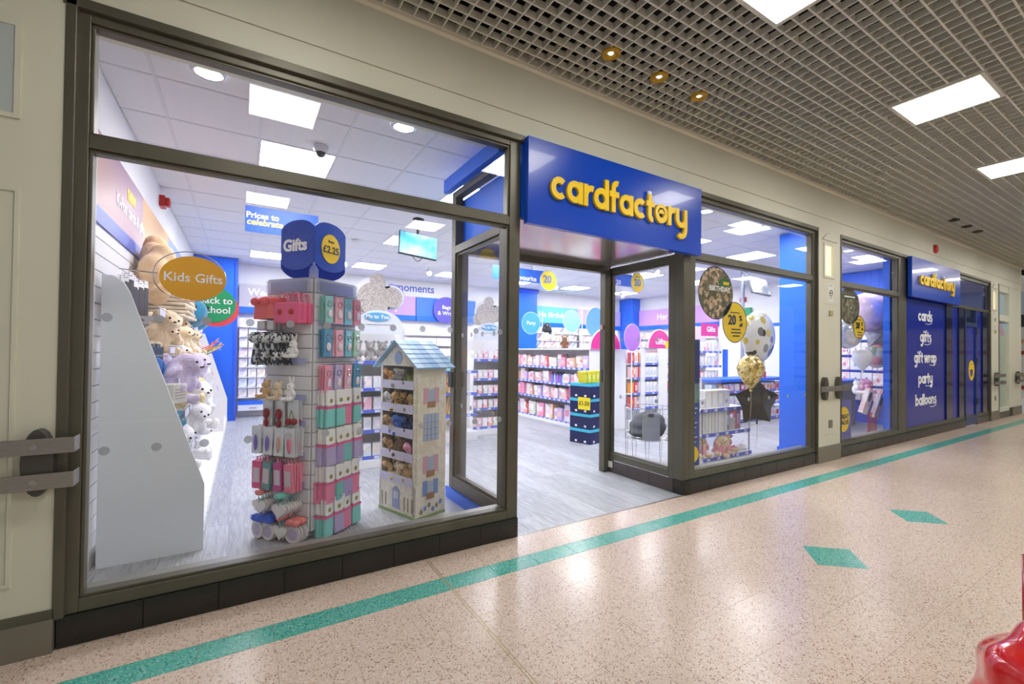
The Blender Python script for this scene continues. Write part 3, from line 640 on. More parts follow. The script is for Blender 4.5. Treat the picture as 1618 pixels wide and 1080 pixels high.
MB().tube([(.1+.19*math.cos(2*PI*i/28), -.012, -.02+.21*math.sin(2*PI*i/28)) for i in range(28)], .012, 5, closed=True).build('rim', mat('rim_grey', (170,186,205), .4), t)
for x in (-.6, .1): MB().cyl((x, 0, .1), (x, 0, .2), .002, n=5).build('hanging_wire', wire, t)
# screens and cameras
scr = pmat('screen_image', [(20,90,150),(70,180,210),(150,215,225),(210,235,240)], 3, .2, kind='noise'); scr.node_tree.nodes['Principled BSDF'].inputs['Emission Strength'].default_value = .35
_n = scr.node_tree.nodes; scr.node_tree.links.new([x for x in _n if x.type == 'VALTORGB'][0].outputs[0], _n['Principled BSDF'].inputs['Emission Color'])
t = thing('ceiling_screen', 'flat screen with blue pictures hanging from the ceiling in the left window', 'television', (1.74, 2.2, 2.575), (math.radians(-4), math.radians(4), math.radians(3)))
MB().box(-.235, .235, 0, .035, -.135, .135).build('casing', blackm, t, bevel=.004); box('display', scr, t, -.227, .227, -.002, 0, -.122, .128)
MB().cyl((0, .03, .13), (0, .05, .30), .02).build('mount_pole', blackm, t); MB().lathe([(.02,0),(.03,.02),(.07,.05)], (0,.05,.28), 12).build('mount_cup', blackm, t); MB().tube([(-.06+.12*i/8, .02, -.135-.05*math.sin(PI*i/8)) for i in range(9)], .004, 5).build('cable', blackm, t)
t = thing('ceiling_screen', 'dark tilted screen on a pole seen in the window right of the entrance', 'television', (8.42, 2.0, 2.66), (math.radians(-18), 0, math.radians(8)))
MB().box(-.42, .42, 0, .05, -.17, .17).build('casing', mat('screen_casing', (84,90,98), .35), t, bevel=.006); box('display', pmat('grey_screen', [(50,56,62),(130,140,150),(220,225,230)], 3, .15), t, -.40, .40, -.003, 0, -.15, .15)
MB().cyl((-.1, .04, .1), (-.1, .17, .42), .03).build('mount_pole', mat('grey_pole', (170,176,190), .35, .4), t)
t = thing('support_pole', 'slim grey upright pole behind the tilted screen', 'pole', (8.35, 2.3, 0)); MB().cyl((0,0,.9), (0,0,3.06), .035).build('tube', mat('grey_pole', (170,176,190), .35, .4), t); MB().cyl((0,0,3.02), (0,0,3.065), .06).build('flange', MATS['grey_pole'], t); MB().cyl((0,0,0), (0,0,.9), .04).build('sleeve', MATS['grey_pole'], t)
def dome(x, y, lb):
    t = thing('dome_camera', lb, 'camera', (x, y, ZS)); MB().lathe([(.06,0),(.06,-.03),(.05,-.05),(.05,-.055)], n=20).build('housing', mat('camera_white', (226,226,230), .35), t, smooth=False)
    MB().ell((0, 0, -.055), (.042, .042, .04), 14, 8).build('dome', mat('camera_dome', (70,72,80), .08, coat=.6), t, smooth=True)
dome(.545, 1.27, 'white dome security camera on the ceiling in the left window'); dome(5.35, 1.55, 'white dome security camera on the ceiling right of the entrance')
def puck(x, y, lb, r=.07): t = thing('smoke_detector', lb, 'smoke detector', (x, y, ZS), group='smoke detectors'); MB().lathe([(r,0),(r,-.02),(r*.7,-.045),(.001,-.05)], n=20).build('body', mat('detector_white', (214,214,220), .4), t, smooth=True); MB().lathe([(r*1.1,0),(r*1.1,-.006),(r,-.006)], n=20).build('base', white, t)
puck(1.55, 2.35, 'white ceiling detector left of the hanging screen'); puck(1.5, 4.4, 'white ceiling detector beyond the blue gift discs'); puck(7.0, 4.2, 'white ceiling detector seen through the side glass'); puck(8.7, 1.3, 'large white ceiling dome in the far small window', .11)
def spot(x, y, lb, lit=True):
    t = thing('spotlight', lb, 'spotlight', (x, y, ZS), group='track spotlights')
    MB().cyl((0,0,0), (0,0,-.08), .012, n=8).build('stem', white, t); MB().cyl((0,.05,-.07), (0,-.06,-.14), .04, .05, 14).build('housing', white, t); MB().cyl((0,-.058,-.138), (0,-.064,-.142), .045, n=14).build('lamp', emat('spot_glow', (255,255,250), 30.0), t)
for x, y, lb in ((.75, 5.2, 'spotlight glowing beside the hanging price sign'), (1.6, 5.9, 'spotlight glowing right of the blue gift discs'), (3.25, 5.9, 'star-like spotlight under the hanging screen'), (3.2, 3.6, 'spotlight seen in the left side glass'), (4.9, 4.55, 'spotlight beside the twenty disc in the doorway'), (6.55, 6.0, 'spotlight near the back wall in the doorway'), (9.0, 6.2, 'spotlight over the pale purple header'), (6.9, 3.2, 'spotlight shining through the right side glass')): spot(x, y, lb)

# ================================================================== STICKERS ON GLASS
t = thing('window_sticker', 'large oval picture sticker with green badge on the right window', 'sticker', (4.175, .05, 1.98)); MB().prism(disc_pts(.285, .27, 40), 0, .002).build('print', pmat('party_print', [(120,108,84),(96,92,66),(176,150,118),(74,82,50),(206,180,150)], 26, .5, kind='voronoi', interp='CONSTANT', coord='Object'), t)
MB().tube([(.285*math.cos(2*PI*i/40), 0, .27*math.sin(2*PI*i/40)) for i in range(40)], .005, 4, closed=True).build('rim', mat('sticker_rim', (60,66,84), .5), t); MB().prism(disc_pts(.10, .045, 20, .14, .115), -.003, 0).build('badge', mat('badge_green', (30,104,52), .5), t); text('new', t, (.165, -.005, .115), .06, yellow, .003); text('BIRTHDAY', t, (.06, -.004, .045), .075, wht, .002)
def twenty(lb, x, z, rx, rz):
    t = thing('window_sticker', lb, 'sticker', (x, .05, z)); MB().prism(disc_pts(rx, rz, 36), 0, .002).build('print', mat('sticker_yellow', (240,206,10), .5), t); MB().tube([(rx*math.cos(2*PI*i/36), 0, rz*math.sin(2*PI*i/36)) for i in range(36)], .005, 4, closed=True).build('rim', mat('sticker_rim', (60,66,84), .5), t)
    text('20', t, (-.055*rx/.215, -.004, .02), .14*rx/.215, navy, .004); text('%', t, (.1*rx/.215, -.004, .045), .085*rx/.215, navy, .001); text('off', t, (.105*rx/.215, -.004, -.025), .055*rx/.215, navy, .001)
    for i, wd in enumerate((.2, .22, .15)): box('print_line', navy, t, .02-wd*.4*rx/.215, .02+wd*.4*rx/.215, -.0035, 0, -.08-.035*i, -.068-.035*i)
    box('print_line', MATS['sticker_rim'], t, -.08*rx/.215, .08*rx/.215, -.0035, 0, .1, .11)
twenty('round yellow sticker with a big twenty percent on the right window', 4.505, 1.69, .215, .215)
t = thing('window_sticker', 'dark oval picture sticker numbered forty in the small far window', 'sticker', (7.17, .05, 2.03)); MB().prism(disc_pts(.32, .25, 36), 0, .002).build('print', pmat('dark_print', [(92,90,64),(116,108,84),(66,66,44),(150,140,112)], 22, .5, kind='voronoi', interp='CONSTANT'), t); text('40', t, (-.02, -.004, .02), .2, mat('pale_print', (168,166,140), .5), .004); box('name_band', mat('band_green', (44,60,40), .5), t, -.26, .27, -.003, 0, .1, .16); box('print_line', wht, t, -.16, .16, -.005, -.003, .12, .14)
twenty('yellow arched sticker below the dark oval in the small far window', 7.47, 1.75, .18, .165)
t = thing('window_poster', 'purple blue poster with a yellow great value disc in the far window', 'poster', (7.02, .055, .48)); box('sheet', mat('violet_sheet', (86,92,176), .5), t, -.2, .22, 0, .003, -.26, .26); MB().prism(disc_pts(.16, .17, 28, .0, .0), -.004, 0).build('disc', mat('sticker_yellow', (240,206,10), .5), t); text('GREAT', t, (0, -.006, .035), .085, navy, .002); text('VALUE', t, (0, -.006, -.045), .085, navy, .002)
t = thing('floor_totem', 'tall narrow blue leaflet totem at the left of the right window', 'poster stand', (4.01, .19, 0))
MB().box(-.10, .10, 0, .02, .0, 1.5).build('board', mat('totem_blue', (30,64,150), .45), t); box('upper_sheet', mat('totem_dark', (22,40,104), .45), t, -.095, .095, -.003, 0, 1.05, 1.48); box('middle_sheet', pmat('totem_green', [(60,92,110),(120,150,150),(40,70,130)], 6, .5), t, -.095, .095, -.003, 0, .84, 1.04)
for i in range(9): box('print_line', label_w, t, -.07, .06-.02*(i % 3), -.005, -.003, .78-.05*i, .79-.05*i)
MB().prism(disc_pts(.09, .085, 24, -.01, .31), -.006, -.003).build('disc', mat('sticker_yellow', (240,206,10), .5), t); box('foot', MATS['totem_blue'], t, -.12, .12, -.04, .08, 0, .02)
# ================================================================== PLUSH TOYS
def remeshed(mb, vox):
    o = mb.build('tmp', white); md = o.modifiers.new('r', 'REMESH'); md.mode = 'VOXEL'; md.voxel_size = vox; md.use_smooth_shade = True
    s = o.modifiers.new('s', 'SMOOTH'); s.iterations = 3; s.factor = .5
    me = bake(o); me.name = 'plush_body'; me.materials.clear(); me.materials.append(white); return me
def plush_shape(kind):
    b = MB(); E = b.ell
    if kind == 'fish':
        E((0,0,.4), (.36,.4,.34)); E((0,.45,.45), (.1,.2,.22)); E((.36,0,.35), (.12,.16,.06)); E((-.36,0,.35), (.12,.16,.06)); E((0,.05,.75), (.06,.2,.12))
        return b
    E((0,.02,.30), (.24,.2,.30)); E((0,-.03,.70), (.22,.2,.20)); E((0,-.19,.655), (.11,.1,.085)); E((0,0,.52), (.15,.13,.12))
    for s in (-1, 1):
        E((s*.25,-.08,.40), (.085,.1,.17), rot=Matrix.Rotation(s*-.5, 3, 'Y').to_quaternion().to_euler()); E((s*.17,-.24,.10), (.1,.22,.1)); E((s*.19,-.44,.13), (.09,.06,.12))
        if kind == 'bear': E((s*.18,.02,.88), (.085,.05,.085))
        if kind == 'bunny': E((s*.10,.03,1.02), (.065,.045,.25), rot=Matrix.Rotation(s*.22, 3, 'Y').to_quaternion().to_euler())
        if kind == 'flop': E((s*.25,-.0,.60), (.07,.09,.24), rot=Matrix.Rotation(s*-.25, 3, 'Y').to_quaternion().to_euler())
        if kind == 'dog': E((s*.22,.02,.70), (.06,.09,.16))
    return b
PLM = {k: remeshed(plush_shape(k), .035) for k in ('bear', 'bunny', 'flop', 'dog', 'fish')}
eye_me = MB().ell((0,0,0), .024, 8, 5).mesh('eye', mat('bead_black', (18,16,16), .15), smooth=True)
nose_me = MB().ell((0,0,0), (.032,.02,.022), 8, 5).mesh('nose', mat('nose_brown', (90,56,48), .4), smooth=True)
def plush_m(name, c, c2=None): return pmat('plush_'+name, [c, c2 or tuple(min(255, int(x*1.12)) for x in c)], 26, .95, sheen=.5, bump=.5)
PM = {'cream': plush_m('cream', (226,206,172)), 'tan': plush_m('tan', (206,170,124)), 'white': plush_m('white', (236,232,236)), 'lilac': plush_m('lilac', (206,192,222)), 'teal': plush_m('teal', (70,160,140)), 'sea': plush_m('sea', (30,124,160)), 'yellow': plush_m('yellow', (226,208,150)),
      'grey': plush_m('grey', (158,154,150), (186,182,176)), 'brown': plush_m('brown', (120,84,58)), 'green': plush_m('green', (112,124,60), (150,156,84)), 'blue': plush_m('blue', (44,92,190), (70,120,214)), 'navy': plush_m('navy', (40,60,120)), 'pink': plush_m('pink', (232,160,190)), 'black': plush_m('black', (44,40,42)), 'orange': plush_m('orange', (226,168,110)), 'leopard': pmat('plush_leopard', [(206,166,100),(210,172,110),(70,46,24),(200,158,96)], 16, .95, kind='voronoi', interp='CONSTANT', sheen=.4)}
def plush(kind, col, label, loc, s, rot=0, tilt=0, roll=0, group=None, parts=True):
    o = put('soft_toy', PLM[kind], None, loc, (tilt, roll, rot), PM[col], s); tag(o, label, 'soft toy', group)
    if parts and kind != 'fish':
        for sx in (-1, 1): put('eye', eye_me, o, (sx*.085, -.215, .735))
        put('nose', nose_me, o, (0, -.285, .685))
    elif parts:
        for sx in (-1, 1): put('eye', eye_me, o, (sx*.2, -.30, .5), scale=2.0)
    return o

# ================================================================== LEFT WALL GONDOLA WITH SOFT TOYS
g = thing('gondola_unit', 'long white wall fixture with sloping end panel under the slatted wall', 'shelf unit', (-.755, 0, 0))
gp = white
MB().prism([(.015,.0),(.555,.0),(.555,.44),(.53,.52),(.15,1.70),(.12,1.76),(.07,1.80),(.015,1.80)], .865, .885).build('end_panel', mat('panel_cool_white', (230,237,246), .35), g, bevel=.002)
MB().box(0.02, .545, .885, 6.9, .0, .11).build('base_deck', white, g, bevel=.004)
for k in range(14): MB().box(.546, .556, .9+.42*k, 1.3+.42*k, .07, .11).build('price_rail', mat('rail_grey', (200,204,212), .4), g)
MB().prism([(.02,.11),(.545,.11),(.545,.44),(.19,1.62),(.02,1.62)], 5.2, 5.215).build('divider_panel', mat('divider_white', (226,222,222), .5), g)
MB().prism([(.02,.11),(.545,.11),(.545,.44),(.19,1.62),(.02,1.62)], 6.9, 6.915).build('divider_panel', MATS['divider_white'], g)
def slope_x(z): return .545-(z-.44)*.30
def basket(z, y0, y1, d):
    b = MB(); r = .003
    b.tube([(.03, y0, z), (d, y0, z), (d, y1, z), (.03, y1, z)], r, 5); b.tube([(d, y0, z+.07), (d, y1, z+.07)], r, 5)
    n = int((y1-y0)/.05)
    for i in range(n+1): y = y0+(y1-y0)*i/n; b.tube([(.03, y, z), (d, y, z), (d, y, z+.07)], .002, 4)
    o = b.build('wire_basket', wire, g)
    for i in range(int((y1-y0)/.35)): MB().box(d+.004, d+.008, y0+.05+.35*i, y0+.3+.35*i, z+.015, z+.06).build('price_ticket', label_w, o)
for z, d in ((1.56, .27), (1.30, .33), (1.08, .38), (.86, .42), (.62, .46)): basket(z, 1.0, 5.1, d)
G = 'soft toys on the wall fixture'
WX = -.755
def wt(kind, col, lb, dx, y, z, s, rot=1.2, tilt=0, roll=0): plush(kind, col, lb, (WX+dx, y, z-.02), s*1.28, rot, tilt, roll, G)
for i, (y, dx) in enumerate(((2.75, .29), (3.45, .24), (4.2, .24))): wt('fish', 'sea', ('turquoise round plush fish at the left of the three under the blankets', 'middle turquoise plush fish under the blankets', 'turquoise plush fish furthest back under the green disc')[i], dx, y, 1.57, .34, 1.0)
cr = [(1.45, 'first from the left'), (1.85, 'second from the left'), (2.25, 'third from the left'), (2.65, 'fourth from the left'), (3.1, 'fifth from the left'), (3.6, 'last at the far end')]
for i, (y, w_) in enumerate(cr): wt(('dog', 'bear')[i % 2], ('cream', 'cream', 'tan', 'cream', 'orange', 'cream')[i], '%s plush %s on the upper basket, %s' % (('cream', 'cream', 'tan', 'cream', 'orange', 'cream')[i], ('puppy', 'bear')[i % 2], w_), .19, y, 1.34, .29, .6+.4*i % 2, .15, .3*(-1)**i)
for i, (y, w_) in enumerate(cr[:5]): wt('dog', 'cream', 'pale cream plush puppy on the second layer, %s of the upper basket' % w_, .27, y+.1, 1.30, .24, .9, .2, -.25*(-1)**i)
for i, (y, w_) in enumerate(((1.75, 'at the left'), (2.2, 'second from the left'), (2.7, 'in the middle'), (3.2, 'at the right'))): wt('flop', 'white', 'white plush rabbit on the middle basket, %s' % w_, .22, y, 1.10, .30, .9, .1, .5*(-1)**i)
for i, (y, w_) in enumerate(((1.15, 'nearest the end panel'), (1.5, 'second from the end panel'), (1.95, 'third from the end panel'))): wt('flop', 'lilac', 'lilac plush rabbit drooping over the middle basket, %s' % w_, .30, y, 1.04, .30, .9, .2, .6*(-1)**i)
for i, y in enumerate((2.4, 2.9)): wt('flop', 'white', ('fluffy white plush rabbit beside the lilac ones', 'fluffy white plush rabbit behind its lilac neighbours')[i], .3, y, 1.08, .28, .9, .1, -.4)
wt('bear', 'yellow', 'yellow plush bear with a pink scarf', .30, 1.6, .93, .32, .9, .1, -.15); wt('bear', 'teal', 'teal green plush bear behind the yellow one', .30, 2.2, .93, .30, .8, 0, .2); wt('dog', 'yellow', 'pale yellow plush puppy below the yellow bear', .36, 1.85, .87, .24, .9, .2, .3); wt('bunny', 'cream', 'cream plush rabbit behind the teal bear', .28, 2.7, .9, .28, .9)
wt('flop', 'white', 'white plush lamb with pink face on the low basket', .38, 1.85, .72, .34, .7, .1, .2)
for i, (y, z, dx) in enumerate(((1.55, .66, .34), (1.6, .50, .36), (1.85, .47, .37))): wt('bear', 'white', ('fluffy white plush bear highest in the low pile', 'fluffy white plush bear at the left of the low pile', 'fluffy white plush bear at the right of the low pile', 'fluffy white plush bear low in the pile', 'fluffy white plush bear lowest in the pile above the deck')[i], dx, y, z, .28, .6+.5*i, .3, .5*(-1)**i)
# scarf, hanging packs, blankets
for i in range(12):
    y = .94+.05*i; t = thing('hanging_pack', 'dark brown hanging accessory pack by the end panel, %s from the front' % nth(i+1) if i < 9 else 'brown and white hanging pack under the wall posters, %s from the front' % nth(i+1), 'pack', (WX+.10+.012*(i % 4), y, 1.80+.02*(i % 3)), (0, 0, 1.35), group='dark packs' if i < 9 else 'striped packs')
    MB().box(-.03, .03, -.006, .006, -.27, -.04).build('contents', mat('dark_brown_pack', (30,16,18), .5) if i % 4 else mat('black_pack', (12,10,14), .5), t, bevel=.003); MB().box(-.03, .03, -.003, .003, -.05, .01).build('header_card', mat('card_white', (232,230,232), .5), t); MB().tube([(0, .05, .0), (0, -.03, .0)], .002, 4).build('peg_hook', chrome, t)
bl = plush_m('blanket', (232,194,146), (242,210,168))
for i in range(7):
    t = thing('folded_blanket', 'folded cream blanket behind the yellow disc, %s from the bottom of its stack' % nth(i+1) if i else 'folded cream blanket at the bottom of the stack', 'blanket', (WX+.20, 2.45, 1.62+.033*i), (0, 0, .05*(i % 3-1)), group='folded blankets'); MB().box(-.16, .16, -.45, .45, 0, .03).build('fold', pmat('blanket_edge', [(214,196,168),(240,226,206)], 12, .95), t, bevel=.012)
b = MB()
for i in range(26): b.ell((.14+.06*math.sin(i*2.1), 1.75+.055*i, 1.93+.10*math.sin(i*1.7)+.05*math.cos(i*.6)), (.10,.05,.13+.03*math.sin(i*3.1)), 14, 8, rot=Matrix.Rotation(.5*math.sin(i*2.7), 3, 'X').to_quaternion().to_euler())
for y_, z_ in ((1.9, 2.12), (2.0, 2.2), (2.12, 2.1), (2.5, 2.14), (2.62, 2.16), (2.8, 2.08)): b.ell((.12, y_, z_), (.09,.05,.11), 14, 8, rot=Matrix.Rotation(.4*math.sin(y_*20), 3, 'X').to_quaternion().to_euler())
o = tag(put('draped_blanket', remeshed(b, .018), None, (WX, 0, 0), 0, bl), 'bundle of cream fleece blankets piled above the folded stack', 'blanket')
for i in range(4):
    t = thing('keyring_toy', 'blue keyring toy hanging by the end panel, %s from the front' % nth(i+1), 'keyring', (WX+.24+.01*i, 1.0+.06*i, 1.36-.02*(i % 2)), (0, 0, 1.3), group='blue keyring toys'); MB().ell((0,0,-.13), (.035,.03,.06), 10, 6).build('body', mat('bright_blue_toy', (60,130,220), .6), t, smooth=True); MB().box(-.022,.022,-.006,.006,-.07,.02).build('card', mat('slate_card', (70,86,110), .5), t); MB().tube([(0, .06, .01), (0, -.02, .01)], .002, 4).build('peg_hook', chrome, t)
for i, (y, z, m_) in enumerate(((1.0, .98, (226,224,216)), (1.06, .80, (60,150,190)))):
    t = thing('boxed_toy', ('white boxed gift with printed lines on the basket', 'turquoise and brown boxed gift lying on the basket')[i], 'box', (WX+.36, y, z), (0, -.3*i, 1.1)); MB().box(-.07, .07, -.05, .05, 0, .13-.03*i).build('carton', mat('carton%d' % i, m_, .5), t, bevel=.003)
    for q in range(4): box('print_line', mat('grey_print', (170,166,160), .5), t, -.05, .05, -.052, -.05, .03+.02*q, .035+.02*q)
# stationery beyond the divider
pk = [(230,80,110), (245,200,60), (120,190,120), (240,150,90), (90,120,210), (200,60,70), (250,240,200)]
for i in range(20):
    y = 5.3+.035*(i % 7)+.01*i; z = 1.30-.035*i
    t = thing('folder_pack', 'pastel folder pack in the sloping rack past the divider, %s from the top' % nth(i+1), 'stationery', (WX+slope_x(z)-.06, 5.3+.06*(i % 5), z), (0, .3, 1.3+.1*(i % 3)), group='folder packs'); c = pk[i % 7]
    MB().box(-.09, .09, -.004, .004, -.12, .12).build('cover', mat('folder%d' % (i % 7), tuple(int(x*.5+118) for x in c), .45), t, bevel=.002); box('spine', mat('spine_white', (240,236,236), .5), t, -.09, -.075, -.006, .006, -.12, .12)
for i in range(14):
    a = random.uniform(-.9, .9); t = thing('long_pencil', 'novelty pencil sticking out of the stationery rack, %s from the left' % nth(i+1), 'pencil', (WX+.36+.02*(i % 3), 3.9+.05*i, 1.36-.02*(i % 5)), (random.uniform(-.5,.5), 1.0+a*.5, .3*a), group='novelty pencils'); MB().cyl((0,0,-.05), (0,0,.16), .007, n=6).build('shaft', mat('pencil%d' % (i % 7), pk[i % 7], .4), t); MB().cyl((0,0,.16), (0,0,.18), .007, .001, 6).build('tip', mat('wood_tip', (224,196,150), .6), t)

# ================================================================== GIFT SPINNER
SC = Vector((.47, .98, 0)); SA = math.radians(-97); HS = .212
spn = thing('spinner_stand', 'white four sided spinner stand hung with small gifts in the window', 'display stand', SC)
MB().lathe([(.24,0),(.25,.01),(.25,.03),(.05,.045),(.03,.06)], n=28).build('base', mat('base_grey', (210,212,216), .35), spn); MB().cyl((0,0,.04), (0,0,2.0), .025).build('pole', white, spn)
faces = []
for k in range(4):
    na = SA+PI/4+k*PI/2-PI/2; n_ = Vector((math.cos(na), math.sin(na), 0)); r_ = face_rot(n_.x, n_.y); faces.append((n_, r_))
    pn = MB().box(-HS, HS, -.008, .008, .06, 1.87).build('slat_panel', slot_m, spn, loc=n_*HS, rot=(0,0,r_))
    sl = MB().box(-HS, HS, -.016, -.008, .004, .096).mesh('slat', slat_m)
    for q in range(18): put('slat', sl, pn, (0, 0, .06+.1*q))
    MB().box(-HS, HS, -.03, -.027, 1.76, 1.86).build('ticket_holder', clear, pn)
    MB().box(-.17, .17, -.026, -.022, 1.77, 1.85).build('ticket', mat('header_ticket', (178,186,214), .5), pn)
MB().box(-.03,.03,-.03,.03,1.86,1.98).build('head_block', white, spn)
LF, RF = faces[0], faces[1]
# order the faces: left one is whose normal points to -x
vis_f = sorted(faces, key=lambda f: f[0].y)[:2]; vis_f.sort(key=lambda f: f[0].x); LF, RF = vis_f
bluecard = mat('gift_disc_blue', (16,72,180), .35)
tt = thing('topper_sign', 'blue four way disc topper reading Gifts and two pounds twenty five', 'sign', SC+Vector((0,0,2.13)))
for k, (n_, r_) in enumerate(faces):
    def se(c_): return math.copysign(abs(c_)**(2/2.35), c_)
    pts = [(max(-.16, min(.16, .2*se(math.cos(2*PI*i/48)))), .185*se(math.sin(2*PI*i/48))) for i in range(48)]
    zo = 0 if (n_, r_) in (LF, RF) else -.04
    fl = MB().prism(pts, -.003, .003).build('disc', bluecard, tt, loc=n_*.16+Vector((0,0,zo)), rot=(0,0,r_))
    if (n_, r_) == LF: text('Gifts', fl, (-.02, -.005, -.005), .12, wht, .005)
    if (n_, r_) == RF:
        MB().prism(disc_pts(.095, .11, 28, .0, -.01), -.007, -.003).build('price_disc', yellow, fl); text('£2.25', fl, (0, -.009, -.02), .075, navy, .001); text('from', fl, (0, -.009, .045), .03, navy, .0005)
MB().cyl((0,0,-.2), (0,0,.05), .012, n=8).build('stem', white, tt)
def on_face(f, u, z, w_): return SC+f[0]*(HS+w_)+Vector((math.cos(f[1]), math.sin(f[1]), 0))*u+Vector((0,0,z))
hook_me = MB().tube([(0, 0, 0), (0, -.13, 0), (0, -.135, .012)], .0022, 5).mesh('peg_hook', chrome)
tick_me = MB().box(-.19, .19, -.02, -.017, -.02, .02).mesh('price_rail', mat('ticket_lilac', (176,182,226), .4))
nh = [0]
def hooks(f, us, z):
    for u in us: put('peg_hook', hook_me, spn, on_face(f, u, z, .016)-SC, (0,0,f[1]))
def row(f, proto, us, z, n, pitch, label, group, jit=.0, w0=.03, cols=None, cpart=None, sc=1.16):
    hooks(f, us, z+.004)
    for q, u in enumerate(us):
        for j in range(n):
            c = dup(proto, on_face(f, u+random.uniform(-jit, jit), z, w0+pitch*j), (0, random.uniform(-.06,.06), f[1]+random.uniform(-.12,.12)), label.replace(' of the spinner', ', %s hook from the left' % nth(q+1), 1) if len(us) > 1 else label, group+', hook %d' % (q+1), sc)
            if cols:
                m_ = cols[q % len(cols)]; tgt = c if cpart is None else [x for x in c.children if x.name.startswith(cpart)][0]
                tgt.material_slots[0].link = 'OBJECT'; tgt.material_slots[0].material = m_
protos = []
def proto(name, cat, m, mb, bevel=0, smooth=False):
    o = mb.build(name, m, None, bevel=bevel, smooth=smooth); tag(o, 'x', cat); protos.append(o); return o
lanyard = [mat('key_teal', (152,212,208), .4), mat('key_pink', (244,184,204), .4), mat('key_aqua', (140,210,234), .4), mat('key_mint', (186,226,208), .4), mat('key_lilac', (198,186,226), .4), mat('key_rose', (240,160,186), .4), mat('key_blue', (96,164,204), .4)]
kp = proto('keyring_card', 'keyring', lanyard[0], MB().box(-.032,.032,-.002,.002,-.17,0), .0015)
MB().tube([(.018*math.cos(2*PI*i/12), -.006, -.05+.018*math.sin(2*PI*i/12)) for i in range(12)], .0025, 4, closed=True).build('ring', chrome, kp); MB().ell((0,-.008,-.11), (.018,.006,.028), 8, 6).build('charm', mat('charm_white', (236,226,232), .3), kp, smooth=True)
sp = proto('sock_pack', 'sock pack', wht, MB().box(-.036,.036,-.006,.006,-.09,0).box(-.03,.03,-.008,.008,-.098,-.088), .001)
MB().box(-.040,.040,-.010,.010,-.23,-.10).build('socks', lanyard[0], sp, bevel=.006); MB().box(-.041,.041,-.011,.011,-.115,-.100).build('colour_band', mat('band_rose', (226,110,160), .4), sp); MB().ell((0,-.008,-.065), (.014,.003,.014), 8, 5).build('picture', mat('avocado_print', (150,150,80), .5), sp)
sock_c = [mat('sock_aqua', (136,216,212), .35), mat('sock_pink', (240,138,178), .35), mat('sock_lilac', (190,178,222), .35), mat('sock_teal', (120,202,198), .35), mat('sock_violet', (176,160,214), .35)]
US = (-.15, -.05, .05, .15); GR = lambda s: 'spinner gifts, '+s
row(RF, kp, US, 1.74, 4, .02, 'keyring card on the right face top row of the spinner', GR('right face top row'), .01, cols=[lanyard[0], lanyard[1], lanyard[2], lanyard[5]])
row(RF, kp, US, 1.50, 4, .02, 'keyring card on the right face second row of the spinner', GR('right face second row'), .01, cols=[lanyard[6], lanyard[1], lanyard[2], lanyard[3]])
row(RF, kp, US, 1.24, 4, .02, 'keyring card on the right face third row of the spinner', GR('right face third row'), .01, cols=[lanyard[5], lanyard[4], lanyard[1], lanyard[6]])
US4 = (-.14, -.05, .04, .14)
row(RF, sp, US4, 1.06, 4, .024, 'turquoise or pink sock pack on the right face fourth row of the spinner', GR('right face fourth row'), .01, cols=[sock_c[0], sock_c[0], sock_c[1], sock_c[0]], cpart='socks')
row(RF, sp, US4, .785, 4, .024, 'lilac sock pack on the right face fifth row of the spinner', GR('right face fifth row'), .01, cols=[sock_c[2], sock_c[4], sock_c[3], sock_c[2]], cpart='socks')
row(RF, sp, US4, .515, 4, .024, 'mixed sock pack on the right face sixth row of the spinner', GR('right face sixth row'), .01, cols=[sock_c[1], sock_c[3], sock_c[4], sock_c[1]], cpart='socks')
row(RF, sp, US4, .28, 4, .024, 'sock pack on the right face bottom row of the spinner', GR('right face bottom row'), .01, cols=[sock_c[0], sock_c[2], sock_c[1], sock_c[0]], cpart='socks')
# left face
bagp = proto('bow_bag', 'gift bag', mat('coral', (240,110,110), .5), MB().prism([(-.045,-.02),(.045,-.02),(.055,-.13),(-.055,-.13)], -.015, .015), .004)
for s in (-1, 1): MB().ell((s*.035,-.018,-.02), (.038,.016,.026), 10, 6).build('bow', mat('coral_bow', (246,96,104), .5), bagp, smooth=True)
MB().box(-.03,.03,-.012,.012,-.2,-.14).build('grey_charm', mat('charm_grey', (206,206,210), .4), bagp, bevel=.006)
row(LF, bagp, (-.17, -.06), 1.72, 3, .034, 'coral bag with big bow on the left face top row of the spinner', GR('coral bags'), .005)
pbag = proto('heart_purse', 'purse', mat('hot_pink_purse', (232,96,140), .4), MB().box(-.055,.055,-.02,.02,-.18,-.05), .012); MB().tube([(-.04,0,-.055),(-.03,0,.0),(.03,0,.0),(.04,0,-.055)], .006, 6).build('strap', mat('pink_strap', (240,140,170), .4), pbag); MB().ell((0,-.022,-.11), (.02,.006,.018), 8, 5).build('heart', red, pbag, smooth=True)
row(LF, pbag, (.06, .16), 1.74, 3, .045, 'pink heart purse on the left face top row of the spinner', GR('pink purses'))
chk = pmat('check_fabric', [(40,50,62),(220,222,224),(40,50,62),(200,204,206)], 60, .8, kind='voronoi', interp='CONSTANT')
bow = proto('check_bow', 'hair bow', chk, MB().ell((-.05,0,-.03), (.05,.025,.035), 10, 6).ell((.05,0,-.03), (.05,.025,.035), 10, 6).ell((0,-.01,-.03), .018, 8, 5), 0, True)
for s in (-1, 1): MB().prism([(s*.005,-.04),(s*.04,-.04),(s*.075,-.2),(s*.03,-.2)], -.006, .006).build('tail', chk, bow)
row(LF, bow, (-.15, -.03), 1.47, 4, .035, 'black and white checked bow on the left face second row of the spinner', GR('checked bows'), .01)
